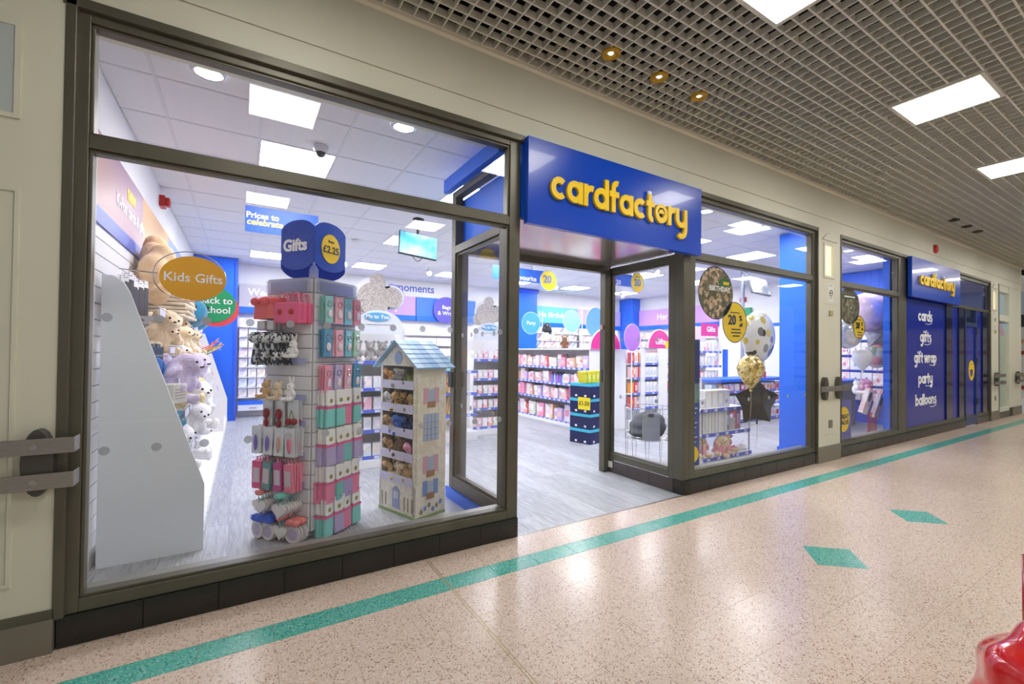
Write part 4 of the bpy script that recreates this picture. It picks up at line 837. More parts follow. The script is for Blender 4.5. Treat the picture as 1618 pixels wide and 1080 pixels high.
for i, (u, z) in enumerate(((.12, 1.29), (-.02, .99), (.10, .99), (-.13, 1.0))):
    p_ = on_face(LF, u, z, .08); plush(('bunny', 'bear', 'bunny', 'bear')[i], ('white', 'cream', 'white', 'tan')[i], ('fluffy white plush purse hanging beside the checked bows', 'cream plush bag with a red ribbon on the third row of the spinner', 'white plush bag hanging on the third row of the spinner', 'tan plush bag at the left of the third row of the spinner')[i], p_, .14, LF[1], group=GR('plush bags'))
hooks(LF, (-.13, -.02, .10), 1.24); hooks(LF, (.12,), 1.47)
rb = proto('red_charm', 'keyring', mat('clear_card', (226,230,236), .3), MB().box(-.038,.038,-.002,.002,-.2,.01), .0015); MB().ell((0,-.014,-.08), (.024,.014,.034), 10, 6).ell((0,-.014,-.14), (.018,.012,.03), 10, 6).build('charm', mat('deep_red', (150,24,40), .3), rb, smooth=True)
row(LF, rb, (-.14, -.02), .98, 2, .03, 'dark red charm card on the left face fourth row of the spinner', GR('red charms'))
ch = proto('cherry_charm', 'keyring', MATS['clear_card'], MB().box(-.045,.045,-.002,.002,-.2,.01), .0015)
for s in (-1, 1): MB().ell((s*.022,-.016,-.12), .02, 10, 6).build('cherry', MATS['deep_red'], ch, smooth=True); MB().tube([(s*.02,-.014,-.1), (0,-.012,-.05)], .003, 4).build('stalk', mat('leaf_green', (90,130,60), .5), ch)
row(LF, ch, (.10,), .98, 2, .03, 'cherry charm with a green stalk on the left face fourth row of the spinner', GR('cherry charms'))
pc = [mat('file_purple', (130,110,200), .4), mat('file_beige', (206,170,150), .4), mat('file_pink', (232,120,150), .4), mat('file_blush', (222,186,180), .4)]
nf = proto('nail_file_pack', 'pack', MATS['clear_card'], MB().box(-.035,.035,-.002,.002,-.17,0), .001); MB().ell((0,-.008,-.1), (.014,.008,.05), 10, 6).build('tool', pc[0], nf, smooth=True)
row(LF, nf, (-.17, -.06, .05, .14), .80, 5, .022, 'narrow beauty pack on the left face fifth row of the spinner', GR('beauty packs'), .008, cols=[pc[0], pc[0], pc[1], pc[2]], cpart='tool')
pkm = [mat('slab_pink', (226,70,130), .35), mat('slab_mag', (190,60,140), .35), mat('slab_teal', (90,150,150), .35), mat('slab_rose', (236,130,160), .35)]
ps = proto('pink_pack', 'pack', pkm[0], MB().box(-.036,.036,-.006,.006,-.19,-.02), .002); MB().box(-.025,.025,-.0075,-.006,-.15,-.06).build('label_patch', mat('silver_patch', (214,196,206), .3), ps); MB().tube([(-.01,0,-.02),(0,0,.01),(.01,0,-.02)], .003, 4).build('loop', mat('pink_loop', (240,170,190), .5), ps)
row(LF, ps, (-.17, -.07, .03, .13), .575, 5, .022, 'magenta gift pack on the left face sixth row of the spinner', GR('magenta packs'), .008, cols=[pkm[0], pkm[2], pkm[1], pkm[3]])
hp = [(.0,-.075)]
for i in range(25): a = 2*PI*i/24; hp.append((.055*math.sin(a)**3*1.05, .048*(13*math.cos(a)-5*math.cos(2*a)-2*math.cos(3*a)-math.cos(4*a))/16))
hp = hp[1:-1]
ht = proto('heart_tag', 'tag', mat('tag_white', (236,232,232), .5), MB().prism([(x, z-.11) for x, z in hp], -.004, .004)); MB().tube([(0,0,-.08),(-.01,-.005,-.03),(0,0,.0)], .003, 4).build('ribbon', mat('ribbon_teal', (110,200,190), .5), ht); MB().ell((0,-.01,-.025), (.03,.012,.018), 8, 5).build('bow', MATS['ribbon_teal'], ht, smooth=True)
row(LF, ht, (-.12,), .365, 6, .02, 'white heart tag with a pink ribbon on the seventh row of the spinner', GR('heart tags left'), .005, cols=[mat('ribbon_coral', (236,130,130), .5)], cpart='bow'); row(LF, ht, (.09,), .365, 7, .02, 'white heart tag with a turquoise ribbon on the seventh row of the spinner', GR('heart tags right'), .005)
rt = proto('round_tag', 'tag', mat('tag_cream', (232,226,226), .5), MB().prism(disc_pts(.055, .055, 22, 0, -.12), -.003, .003)); MB().ell((-.02,-.008,-.05), (.03,.014,.022), 8, 5).ell((.02,-.008,-.05), (.03,.014,.022), 8, 5).build('bow', mat('ribbon_blue', (30,90,210), .5), rt, smooth=True); MB().prism(disc_pts(.035, .035, 18, 0, -.12), -.005, -.003).build('picture', mat('tag_lilac', (196,186,216), .5), rt)
row(LF, rt, (-.15, -.05), .205, 5, .022, 'round tag with a royal blue bow on the bottom row of the spinner', GR('blue bow tags'), .005)
row(LF, ht, (.07,), .205, 5, .022, 'white heart tag with a coral bow on the bottom row of the spinner', GR('coral heart tags'), .005, cols=[MATS['ribbon_coral']], cpart='bow'); row(LF, rt, (.16,), .205, 4, .022, 'round tag with a coral bow at the right of the bottom row', GR('coral bow tags'), .005, cols=[MATS['ribbon_coral']], cpart='bow')
for f, zs in ((LF, (1.52, 1.24, .98, .80, .575, .365)), (RF, (1.52, 1.28, 1.02, .78, .51, .25))):
    for z in zs:
        pp = on_face(f, 0, z+.03, .012)-SC; put('price_rail', tick_me, spn, pp, (0,0,f[1]))
for o in protos:
    for c in list(o.children): bpy.data.objects.remove(c)
    bpy.data.objects.remove(o)
# ================================================================== TOY HOUSE DISPLAY
hn = thing('house_display', 'tall cardboard house display with blue tiled roof full of small soft toys', 'display stand', (1.118, .87, 0), (0, 0, math.atan2(-.945, .328)))
card = pmat('printed_stone_card', [(232,226,206),(222,216,196),(238,234,220),(214,208,190)], 14, .6, coord='Object'); cardw = mat('card_white', (232,230,232), .5); lilac_lip = mat('lilac_card', (206,204,224), .55)
HW, HD, HZ = .25, .30, 1.22
b = MB().box(-HW, -HW+.012, 0, HD, 0, HZ); b.build('side_wall', card, hn); MB().box(HW-.012, HW, 0, HD, 0, HZ).build('side_wall', card, hn); MB().box(-HW+.012, HW-.012, HD-.01, HD, 0, HZ).build('back_wall', cardw, hn)
MB().box(HW-.05, HW-.012, -.004, .0, .03, HZ).build('front_stile', card, hn); MB().box(-HW+.012, -HW+.03, -.004, .0, .03, HZ).build('front_stile', cardw, hn)
LV = (.28, .475, .67, .865, 1.06)
for z in LV:
    MB().box(-HW+.012, HW-.012, .0, HD-.01, z-.008, z).build('shelf', cardw, hn); MB().box(-HW+.012, HW-.045, -.008, -.001, z-.025, z+.045).build('shelf_lip', lilac_lip, hn)
MB().box(-HW, HW, -.004, 0, 0, .26).build('front_base', card, hn); MB().box(-HW, HW, -.006, -.004, 0, .025).build('grass_print', mat('grass_print', (150,176,120), .6), hn)
MB().prism([(-.06,.05),(.04,.05),(.04,.2),(.0,.235),(-.04,.22),(-.06,.2)], -.007, -.004).build('painted_door', mat('door_print', (150,166,206), .6), hn); MB().box(-.04,.02,-.009,-.007,.13,.19).build('painted_pane', mat('pane_print', (206,216,232), .5), hn)
for x in (-.2, -.15, .1, .15, .2): MB().cyl((x,-.006,.05), (x,-.006,.16), .004, n=5).build('painted_flower', mat('flower_print', (150,140,120), .6), hn); 
# side pictures (facing right)
def side_pic(y0, y1, z0, z1, m, proud=.003, name='painted_window'): return MB().box(HW, HW+proud, y0, y1, z0, z1).build(name, m, hn)
win = mat('window_print', (176,196,214), .5); pinkc = mat('pink_print', (214,170,186), .6); potc = mat('pot_print', (170,130,100), .6); bluec = mat('blue_print', (120,150,206), .6)
side_pic(.06, .22, .62, .84, win); 
for y in (.1, .14, .18): side_pic(y-.002, y+.002, .62, .84, bluec, .0045, 'painted_bar')
for z in (.67, .72, .77): side_pic(.06, .22, z-.002, z+.002, bluec, .0045, 'painted_bar')
for z0, z1, c1 in ((.36, .5, pinkc), (.18, .3, bluec), (.92, 1.05, pinkc)):
    side_pic(.06, .11, z0, z1, c1); side_pic(.17, .22, z0, z1, c1); side_pic(.11, .17, z0+.02, z1-.01, win); side_pic(.1, .18, z0-.03, z0+.02, potc, .005, 'painted_flower_pot')
for k in range(6): MB().ell((HW, .05+.04*k, .06+.02*(k % 3)), (.003,.018,.022), 8, 5).build('painted_flower', (mat('flower_print', (150,140,120), .6), bluec)[k % 2], hn)
side_pic(.0, HD, 0, .025, MATS['grass_print'], .004, 'grass_print')
# roof
RZ, EZ, OV = 1.44, 1.215, .05
shg = [pmat('roof_card_%d' % i, [c, tuple(min(255, int(x*1.1)) for x in c)], 4, .5) for i, c in enumerate(((150,186,220),(176,204,230),(132,170,212)))]
for s in (-1, 1):
    rf = MB().prism([(0, RZ), (s*(HW+.05), EZ), (s*(HW+.05), EZ-.008), (0, RZ-.008)], -OV, HD+OV).build('roof_panel', mat('roof_blue', (160,196,226), .5), hn)
    sl_ = Vector((s*(HW+.05), 0, EZ-RZ)); n_ = Vector((-sl_.z*s, 0, sl_.x*s)).normalized()
    for r_ in range(6):
        a = Vector((0,0,RZ))+sl_*(r_/6); c_ = Vector((0,0,RZ))+sl_*((r_+1.06)/6)
        n = 5
        for q in range(n):
            y0 = -OV+(HD+2*OV)*q/n; y1 = -OV+(HD+2*OV)*(q+1)/n-.001
            p = [a+n_*.001, c_+n_*.006, c_+n_*.003, a]
            MB().prism([(v.x, v.z) for v in p], y0, y1).build('shingle', shg[(r_*3+q*5+(s > 0)) % 3], rf)
MB().prism([(-HW-.02, EZ+.01), (HW+.02, EZ+.01), (0, RZ-.012)], -.004, .0).build('gable', card, hn); MB().prism(disc_pts(.05, .055, 20, 0, 1.29), -.008, -.004).build('round_window', mat('round_print', (150,176,214), .5), hn)
MB().prism([(-HW+.012,1.215),(HW-.012,1.215),(0,RZ-.03)], HD-.01, HD).build('back_gable', card, hn)
hm = hn.matrix_basis if False else Matrix.Translation((1.118, .87, 0))@Matrix.Rotation(math.atan2(-.945, .328), 4, 'Z')
def in_house(x, y, z): return hm@Vector((x, y, z))
lvlabel = ('bottom shelf', 'second shelf', 'middle shelf', 'fourth shelf', 'top shelf'); hr = math.atan2(-.945, .328)
fill = [[('bear','tan'),('bear','yellow'),('dog','cream'),('bear','orange'),('bear','tan'),('dog','yellow')], [('bear','tan'),('bunny','cream'),('dog','brown'),('dog','black'),('flop','pink'),('bear','black')], [('dog','tan'),('fish','blue'),('dog','blue'),('fish','navy'),('bear','navy'),('dog','blue')], [('dog','white'),('bear','cream'),('bear','leopard'),('dog','leopard'),('dog','leopard'),('bear','orange')], [('bear','orange'),('flop','white'),('dog','grey'),('fish','green'),('bear','green'),('dog','green')]]
posn = ('at the left end', 'second from the left', 'third from the left', 'third from the right', 'second from the right', 'at the right end')
for li, z in enumerate(LV):
    for q, (kd, c) in enumerate(fill[li]):
        x = -.205+.072*q; plush(kd, c, '%s small soft toy on the %s of the house, %s' % (c, lvlabel[li], posn[q]), in_house(x, .065+.05*(q % 2), z+.002+(.02 if q % 2 else 0)), .135+.02*(q % 3), hr+random.uniform(-.6,.6), random.uniform(-.3,.5), random.uniform(-.4,.4), 'soft toys in the house display')
    for q in range(3):
        kd, c = fill[li][q*2]; plush(kd, c, '%s soft toy lying on others, %s of the %s of the house' % (c, ('left', 'middle', 'right')[q], lvlabel[li]), in_house(-.15+.13*q, .06, z+.075), .11, hr+q, .9, .5*(q-1), 'soft toys in the house display', False)

# ================================================================== SHELF STANDS WITH GREY HEADER CUT-OUTS
prints = []
def cprint(i, c):
    return pmat('card_print_%d' % i, [c, tuple(int(x*.6+102) for x in c), (246,244,244), tuple(int(x*.75) for x in c)], 9+i % 5, .5, kind='voronoi', interp='CONSTANT', coord='Object')
for i, c in enumerate(((238,190,200),(206,214,190),(226,206,180),(190,206,226),(244,238,236),(232,150,170),(206,196,226),(244,232,208),(200,226,220),(236,120,110),(230,230,232),(176,190,214))): prints.append(cprint(i, c))
darkp = [cprint(20+i, c) for i, c in enumerate(((90,110,150),(60,70,90),(200,90,70),(110,150,140),(180,150,90),(120,90,120),(214,90,110),(80,130,180)))]
def shelf_run(parent, x0, x1, y0, y1, z, lip=True, tickets=4, th=.02, lipy=None):
    o = MB().box(x0, x1, y0, y1, z-th, z).build('shelf', white, parent); y = y0 if lipy is None else lipy
    MB().box(x0, x1, y-.012, y, z-.03, z+.012).build('price_strip', strip_blue, o)
    for q in range(tickets): xx = x0+(x1-x0)*(q+.3)/tickets; MB().box(xx, xx+.06, y-.0135, y-.012, z-.024, z+.006).build('price_label', label_w, o)
    return o
def bear_stand(loc, label, w_=.6, rot=0, hdr_scale=1):
    t = thing('gift_stand', label, 'display stand', loc, (0,0,rot))
    MB().box(-w_/2, w_/2, .0, .40, 0, .10).build('base', white, t, bevel=.004); MB().box(-w_/2, w_/2, .38, .40, .1, 1.56).build('back_panel', white, t)
    for s in (-1, 1): MB().box(s*w_/2-.008, s*w_/2+.008, .0, .40, .1, 1.24).build('side_panel', white, t)
    for z in (.13, .43, .66, .91, 1.22): shelf_run(t, -w_/2+.01, w_/2-.01, .02, .38, z, tickets=3)
    n = 16; MB().prism([(-w_/2*1.0, 1.54), (w_/2*1.0, 1.54)]+[(w_/2*math.cos(PI*i/n), 1.58+.24*math.sin(PI*i/n)) for i in range(n+1)], .02, .03).build('header_card', mat('header_pale', (226,230,236), .5), t)
    MB().prism(disc_pts(.15, .05, 26, -.02, 1.74), .012, .02).build('oval_badge', mat('badge_blue', (92,176,222), .5), t); text('Me to You', t, (-.02, .009, 1.74), .062, wht, .002); box('print_line', mat('print_taupe', (170,166,160), .5), t, -.15, .15, .018, .02, 1.645, 1.655)
    # plain grey furry cut-out board, no face
    gr = pmat('grey_fur_print', [(186,176,164),(212,204,194),(164,154,142),(226,220,212)], 40, .8, coord='Object')
    for q, (cx, cz, r_) in enumerate(((-.06, 1.95, .19), (-.02, 2.16, .09), (.16, 1.98, .12), (-.2, 1.87, .1))): MB().prism(disc_pts(r_, r_, 26, cx, cz), .034+.006*q, .040+.006*q).build('grey_cutout', gr, t)
    MB().prism(disc_pts(.22, .23, 28, -.05, 1.98), .062, .066).build('cutout_border', wht, t); MB().prism(disc_pts(.145, .145, 28, .16, 1.98), .062, .066).build('cutout_border', wht, t)
    return t
bear_stand((1.36, 2.42, 0), 'white gift stand with grey furry header between the spinner and house')
MB_ = MB().prism(disc_pts(.17, .17, 28), 0, .006).build('disc', mat('lilac_disc', (150,150,226), .45)); MB_.location = (1.62, 2.86, 2.03); tag(MB_, 'plain lilac disc behind the grey header of the nearer gift stand', 'sign')
bear_stand((3.47, 3.6, 0), 'second white gift stand with grey furry header, seen through the side glass', .62)
# goods on the two stands
def goods(name, cat, m, loc, dims, rot=0, label='', group=None, child=None):
    key = (name, tuple(round(d, 3) for d in dims))
    if key not in _gm: _gm[key] = MB().box(-dims[0]/2, dims[0]/2, -dims[1]/2, dims[1]/2, 0, dims[2]).mesh(name, white, bevel=min(.004, dims[1]/3))
    o = put(name, _gm[key], None, loc, (0,0,rot) if not isinstance(rot, tuple) else rot, m); tag(o, label, cat, group)
    if child: child(o, dims)
    return o
_gm = {}
def lid_child(m):
    def f(o, d):
        k = ('lid', d[0], d[1])
        if k not in _gm: _gm[k] = MB().box(-d[0]/2-.002, d[0]/2+.002, -d[1]/2-.002, d[1]/2+.002, 0, .02).mesh('lid', white)
        put('lid', _gm[k], o, (0, 0, d[2]-.018), m=m)
    return f
def patch_child(m, fx=.6, fz=.5):
    def f(o, d):
        k = ('patch', d[0], d[1], d[2], fx)
        if k not in _gm: _gm[k] = MB().box(-d[0]*fx/2, d[0]*fx/2, -d[1]/2-.0015, -d[1]/2, d[2]*(.5-fz/2), d[2]*(.5+fz/2)).mesh('label_patch', white)
        put('label_patch', _gm[k], o, m=m)
    return f
for q in range(4): plush('bear', 'grey', 'grey plush bear on the top shelf of the nearer gift stand, %s' % ('far left', 'left of centre', 'right of centre', 'far right')[q], (1.14+.145*q, 2.56, 1.222), .26, random.uniform(-.4,.4), .1, 0, 'grey plush bears')
for zi, z in enumerate((.13, .43, .66, .91)):
    for q in range(5):
        goods('gift_box', 'box', prints[(q*3+zi) % 9] if q % 2 else MATS['card_white'], (1.14+.11*q, 2.52, z+.001), (.09, .10, .15 if zi < 3 else .14), random.uniform(-.15,.15), 'small gift box, %s on the %s shelf of the nearer gift stand' % (nth(q+1), ('lowest', 'second', 'third', 'fourth')[zi]), 'gift boxes on the nearer stand, shelf %d' % zi, patch_child(prints[(q+zi*2) % 12]))
pinks = [prints[0], prints[5], prints[4], prints[9], prints[1]]
for zi, z in enumerate((.13, .43, .66, .91, 1.22)):
    for q in range(6):
        goods('gift_box', 'box', pinks[(q+zi) % 5], (3.22+.10*q, 3.72, z+.001), (.085, .10, .14), random.uniform(-.1,.1), 'small gift, %s on the %s shelf of the gift stand behind side glass' % (nth(q+1), ('lowest', 'second', 'third', 'fourth', 'top')[zi]), 'gifts on the second stand, shelf %d' % zi, patch_child(wht, .5, .3))
# card gondola between the house and the doorway
t = thing('card_gondola', 'white low gondola with gift wrap and brown paper behind the house', 'shelf unit', (2.55, 3.3, 0)); MB().box(-.22, .55, 0, .6, 0, .14).build('base', white, t, bevel=.004); MB().box(-.22, .55, .29, .31, .14, 1.2).build('spine', white, t)
for z in (.4, .72, 1.05): shelf_run(t, -.22, .55, .02, .29, z, tickets=3)
for q in range(7): goods('paper_bag', 'bag', mat('kraft', (206,170,122), .7), (2.40+.06*q, 3.45, .73), (.05, .12, .28), (0, .25, .1*q), 'kraft paper bag on the middle shelf behind the house, %s from left' % nth(q+1), 'kraft bags upper', patch_child(mat('kraft_red', (200,50,60), .5), .9, .08)); goods('paper_bag', 'bag', MATS['kraft'], (2.40+.06*q, 3.45, .41), (.05, .12, .27), (0, .3, .1*q), 'kraft paper bag on the lower shelf behind the house, %s from left' % nth(q+1), 'kraft bags lower')
for q in range(3): goods('gift_box', 'box', mat('aqua_box', (150,222,214), .5), (2.45+.17*q, 3.42, 1.06), (.16, .2, .10), .05*q, 'aqua gift box behind the house roof, %s from left' % nth(q+1), 'aqua boxes', lid_child(mat('aqua_lid', (120,206,200), .5)))
for q in range(3): goods('gift_box', 'box', MATS['aqua_box'], (2.5+.17*q, 3.42, 1.16), (.14, .18, .08), .1*q, 'smaller aqua gift box stacked on others behind the roof, %s from left' % nth(q+1), 'aqua boxes upper', lid_child(MATS['aqua_lid']))
o = MB()
for i in range(26): o.ell((random.uniform(-.12,.12), random.uniform(-.08,.08), random.uniform(0,.12)), .018, 6, 4)
o = o.build('dried_posy', mat('berry_red', (176,70,90), .6)); o.location = (2.36, 3.40, 1.28); tag(o, 'cluster of dark pink artificial berries above the aqua boxes', 'artificial flowers', kind='stuff')
disc_sign('hanging_disc', 'purple disc reading Bags and Wrap on the blue header', (4.35, 7.55, 2.37), .34, .33, mat('bags_purple', (92,84,180), .45), [('Bags', .0, .07, .13, wht), ('& Wrap', .0, -.08, .14, wht)])

# ================================================================== MIDDLE GONDOLA SEEN THROUGH THE DOORWAY (faces -X)
mg = thing('shelf_gondola', 'long white shelf gondola stacked with pink party ware seen through the doorway', 'shelf unit', (5.07, 0, 0))
MB().box(.0, .9, 3.05, 6.6, 0, .06).build('base', white, mg, bevel=.004); MB().box(.44, .46, 3.05, 6.6, .06, 1.42).build('spine', white, mg); MB().box(.02, .88, 3.03, 3.05, 0, 1.42).build('end_panel', white, mg); MB().box(.02, .88, 6.6, 6.62, 0, 1.42).build('end_panel', white, mg); MB().box(.02, .45, 3.05, 6.6, 1.40, 1.425).build('top_rail', white, mg)
for z in (.07, .47, .77, 1.07):
    o = MB().box(.02, .44, 3.05, 6.6, z-.02, z).build('shelf', white, mg); MB().box(.005, .02, 3.05, 6.6, z-.03, z+.014).build('price_strip', strip_blue, o)
    for q in range(24): MB().box(.003, .005, 3.1+.145*q, 3.18+.145*q, z-.024, z+.008).build('price_label', label_w, o)
gm = [prints[0], prints[5], prints[4], prints[2], prints[6], prints[9], prints[1], mat('hot_pink_pack', (236,150,180), .45), mat('peach_pack', (240,196,170), .45), mat('lilac_pack', (206,180,222), .45), mat('blush_pack', (244,214,220), .45)]
for zi, z in enumerate((.07, .47, .77, 1.07)):
    y = 3.12; q = 0
    while y < 6.4:
        wd = random.choice((.10, .13, .16, .20)) ; ht_ = random.uniform(.16, .25)
        if zi == 2 and 3.7 < y < 4.2:
            t = thing('bottle', 'purple topped bottle on the doorway gondola, %s along its shelf' % nth(q+1), 'bottle', (5.07+.12, y+.04, z+.001), group='bottles on the gondola'); MB().lathe([(.03,0),(.032,.01),(.032,.13),(.012,.17)], n=12).build('body', mat('bottle_%d' % (q % 3), ((150,130,220),(190,120,220),(170,200,240))[q % 3], .2), t, smooth=True); MB().cyl((0,0,.17), (0,0,.21), .014, n=10).build('cap', mat('bottle_cap', (60,60,120), .3), t); y += .085
        else:
            goods('party_pack', 'party pack', gm[(q*5+zi*3) % 11], (5.07+.14+.04*(q % 2), y+wd/2, z+.001), (wd-.012, .16, ht_ if zi else ht_+.05), (random.uniform(-.12,.12), 0, -PI/2), 'party pack on the %s shelf of the doorway gondola, %s from the box stack' % (('lowest', 'third', 'second', 'top')[zi], nth(q+1)), 'party packs, shelf %d' % zi, patch_child(gm[(q+4) % 11], .7, .4)); y += wd
        q += 1
t = thing('arch_sign', 'pink arch sign at the end of the doorway gondola', 'sign', (5.42, 3.0, 1.42)); MB().prism([(.34*math.cos(PI*i/18), .34*math.sin(PI*i/18)) for i in range(19)], -.01, .01).build('board', mat('gift_pink', (226,60,150), .4), t); MB().tube([(.35*math.cos(PI*i/18), 0, .35*math.sin(PI*i/18)) for i in range(19)], .012, 5).build('rim', wht, t); text('Gifts', t, (0, -.014, .12), .14, wht, .004)
for q, (y, z, r_, c, lb, tx) in enumerate(((6.9, 1.98, .24, (80,170,226), 'blue party disc sign low at the left of the doorway view', 'Party'), (5.6, 2.03, .24, (150,206,190), 'pale green disc sign over the doorway gondola', ''), (4.6, 2.02, .22, (60,176,226), 'bright blue party disc sign right in the doorway view', 'Party'))):
    k = disc_sign('disc_sign', lb, (5.5+.3*q, y*.0+(5.2, 5.0, 4.6)[q], z), r_, r_, mat('party_disc%d' % q, c, .4), [(tx, 0, 0, .11, wht)] if tx else [], rim=wht); k.location = ((5.36, 6.12, 6.42)[q], (5.25, 4.8, 4.4)[q], z)
    MB().tube([(.26, .01, .2), (.30, .01, .26), (.30, .01, -.6 if q == 0 else -z+.002)], .012, 6).build('post', wht, k)
# tall item silhouettes over the gondola
t = thing('birthday_balloon', 'dark spotted foil balloon above the doorway gondola', 'balloon', (5.53, 4.9, 1.78)); MB().ell((0,0,0), (.12,.08,.2), 14, 8).build('foil', pmat('spot_foil', [(40,40,44),(40,40,44),(220,216,200)], 8, .2, kind='voronoi', interp='CONSTANT'), t, smooth=True); MB().cyl((0,0,-.35), (0,0,-.2), .004, n=5).build('stick', wht, t)
o = plush('bear', 'brown', 'brown plush bear sitting on top of the doorway gondola', (5.42, 4.15, 1.43), .26, -.6)

# navy box stack at the gondola end
nv = mat('navy_box', (30,36,84), .45); cy_ = mat('cyan_band', (70,190,220), .45)
for q in range(4):
    t = thing('crate_box', ('navy box with cyan band at the bottom of the doorway stack', 'navy box with cyan band second from the bottom of the stack', 'navy box with cyan band third from the bottom of the stack', 'open navy box with yellow packs on top of the stack')[q], 'box', (4.52, 2.42, .225*q), (0,0,math.radians(12)), group='stacked navy boxes')
    MB().box(-.19, .19, -.19, .19, 0, .215).build('carton', nv, t, bevel=.003); MB().box(-.193, .193, -.193, .193, .175, .217).build('lid_band', cy_, t); 
    for x in (-.12, .1): box('white_mark', wht, t, x, x+.04, -.1945, -.1935, .02, .05)
    for y in (-.12, .05): box('white_mark', wht, t, -.1945, -.1935, y, y+.04, .02, .05)
for q in range(8): goods('yellow_pack', 'pack', mat('yellow_pack_m', (232,222,60), .45), (4.37+.045*q, 2.35-.02*(q % 2)+.01*q, .905), (.05, .14, .17), (0, .05*(q-4), .2), 'yellow pack standing in the top navy box, %s from left' % nth(q+1), 'yellow packs', patch_child(mat('pale_lime', (244,240,150), .5), .6, .4))
t = thing('price_card', 'yellow price card reading one pound fifty on the box stack', 'price card', (4.33, 2.28, .60), (0, 0, math.radians(12-90))); box('sheet', mat('price_yellow', (244,222,40), .5), t, -.11, .11, -.004, 0, -.09, .09); text('£1.50', t, (0, -.006, 0), .085, mat('price_olive', (130,120,20), .5), .003)

# ================================================================== CARD RACKS ON THE BACK AND RIGHT WALLS
card_me = MB().box(-.07, .07, -.004, .004, 0, .17).mesh('greeting_card', wht)
def rack(label, xa, xb, zs, step=.158, mats=prints, side=False, grp='', y=7.62, lowz=.35):
    t = thing('card_rack', label, 'card rack')
    for z in zs:
        if side: MB().box(10.58, 10.7, xa, xb, z-.02, z-.005).build('card_shelf', white, t)
        else: MB().box(xa, xb, y-.12, y+.06, z-.02, z-.005).build('card_shelf', white, t)
    if not side:
        MB().box(xa, xb, y-.14, y+.08, lowz-.22, lowz-.10).build('base_cabinet', white, t, bevel=.004); MB().box(xa, xb, y-.145, y-.12, lowz-.10, lowz-.02).build('blue_rail', blue, t)
        for q in range(int((xb-xa)/.5)): MB().box(xa+.2+.5*q, xa+.32+.5*q, y-.152, y-.14, lowz-.17, lowz-.155).build('drawer_handle', chrome, t)
    else: MB().box(10.55, 10.75, xa, xb, lowz-.22, lowz-.1).build('base_cabinet', white, t)
    n = int((xb-xa)/step)
    for zi, z in enumerate(zs):
        for q in range(n):
            m_ = mats[(q*7+zi*5+int(random.random()*3)) % len(mats)]; u = xa+step*(q+.5)
            o = put('greeting_card', card_me, None, (u, y-.09, z) if not side else (10.62, u, z), (-.12, 0, 0) if not side else (-.12, 0, -PI/2), m_)
            tag(o, 'card in %s row from below, %s along, %s' % (nth(zi+1), nth(q+1), grp), 'greeting card', grp)
rack('card rack with pale wedding cards left of the spinner', -.05, .75, [.40+.2*k for k in range(8)], mats=[prints[2], prints[10], prints[1], prints[7], prints[6], prints[0], prints[11], prints[8]], grp='wedding card rack at the back')
rack('card rack under the turquoise header in the doorway view', 6.95, 8.6, [1.3, 1.5, 1.7, 1.9], mats=darkp+prints[:6], grp='card rack under the turquoise header')
rack('card rack under the pale purple header in the doorway view', 8.62, 10.2, [1.3, 1.5, 1.7, 1.9], mats=prints, grp='card rack under the pale purple header')
rack('card rack under the purple header on the right wall', 4.4, 7.1, [1.3, 1.55, 1.8], mats=prints, side=True, grp='card rack on the right wall')
rack('card rack under the blue header on the back wall', 3.3, 4.9, [1.25, 1.5, 1.75], mats=[prints[0], prints[4], prints[10], prints[7]], grp='card rack under the blue header')

# ================================================================== THROUGH THE RIGHT SIDE GLASS
t = thing('gondola_end', 'white slatted gondola end with gift packs behind the side glass', 'shelf unit', (6.26, 2.95, 0))
MB().box(-.25, .95, .0, .5, 0, .12).build('base', white, t, bevel=.004); MB().box(-.25, .95, .2, .22, .12, 1.42).build('spine', slat_m, t)
for x in (-.02, .46): MB().box(x, x+.24 if x > 0 else x+.1, -.01, .03, .12, 1.44).build('upright', white, t, bevel=.003)
for z in (.35, .62, .9, 1.16): shelf_run(t, -.25, .95, .02, .2, z, tickets=5)
hot = [mat('hot_a', (226,70,60), .45), mat('hot_b', (240,150,40), .45), mat('hot_c', (236,190,190), .45), mat('hot_d', (200,60,90), .45), prints[9], prints[10]]
for zi, z in enumerate((.35, .62, .9, 1.16)):
    for q in range(11):
        goods('gift_pack', 'pack', hot[(q*2+zi) % 6] if q < 3 or q > 7 else prints[10], (6.06+.1*q, 3.02, z+.001), (.085, .08, .2), random.uniform(-.1,.1), ('bright' if q < 3 or q > 7 else 'white')+' gift pack, %s on the %s shelf behind the side glass' % (nth(q+1), ('lowest', 'second', 'third', 'top')[zi]), 'side glass packs %d %d' % (zi, 0 if q < 3 or q > 7 else 1), patch_child(hot[(q+1) % 6] if q < 3 or q > 7 else prints[11], .6, .5))
t = thing('arch_sign', 'pink arch sign reading Gifts behind the side glass', 'sign', (6.76, 2.97, 1.45)); MB().prism([(.3*math.cos(PI*i/18), .34*math.sin(PI*i/18)) for i in range(19)], -.01, .01).build('board', MATS['gift_pink'], t); MB().tube([(.31*math.cos(PI*i/18), 0, .35*math.sin(PI*i/18)) for i in range(19)], .012, 5).build('rim', wht, t); text('Gifts', t, (.02, -.014, .12), .15, wht, .004); MB().prism(disc_pts(.06, .07, 18, .2, .07), -.015, -.011).build('price_dot', yellow, t)
k = disc_sign('disc_sign', 'purple disc sign on a post behind the side glass', (5.82, 2.76, 1.62), .2, .24, mat('purple_disc', (170,110,206), .4), [], rim=wht); MB().tube([(.0, .012, -.2), (.0, .012, -1.615)], .01, 6).build('post', wht, k); MB().lathe([(.1,-1.62),(.1,-1.61),(.02,-1.6)], (0,.012,0), 16).build('foot', white, k)
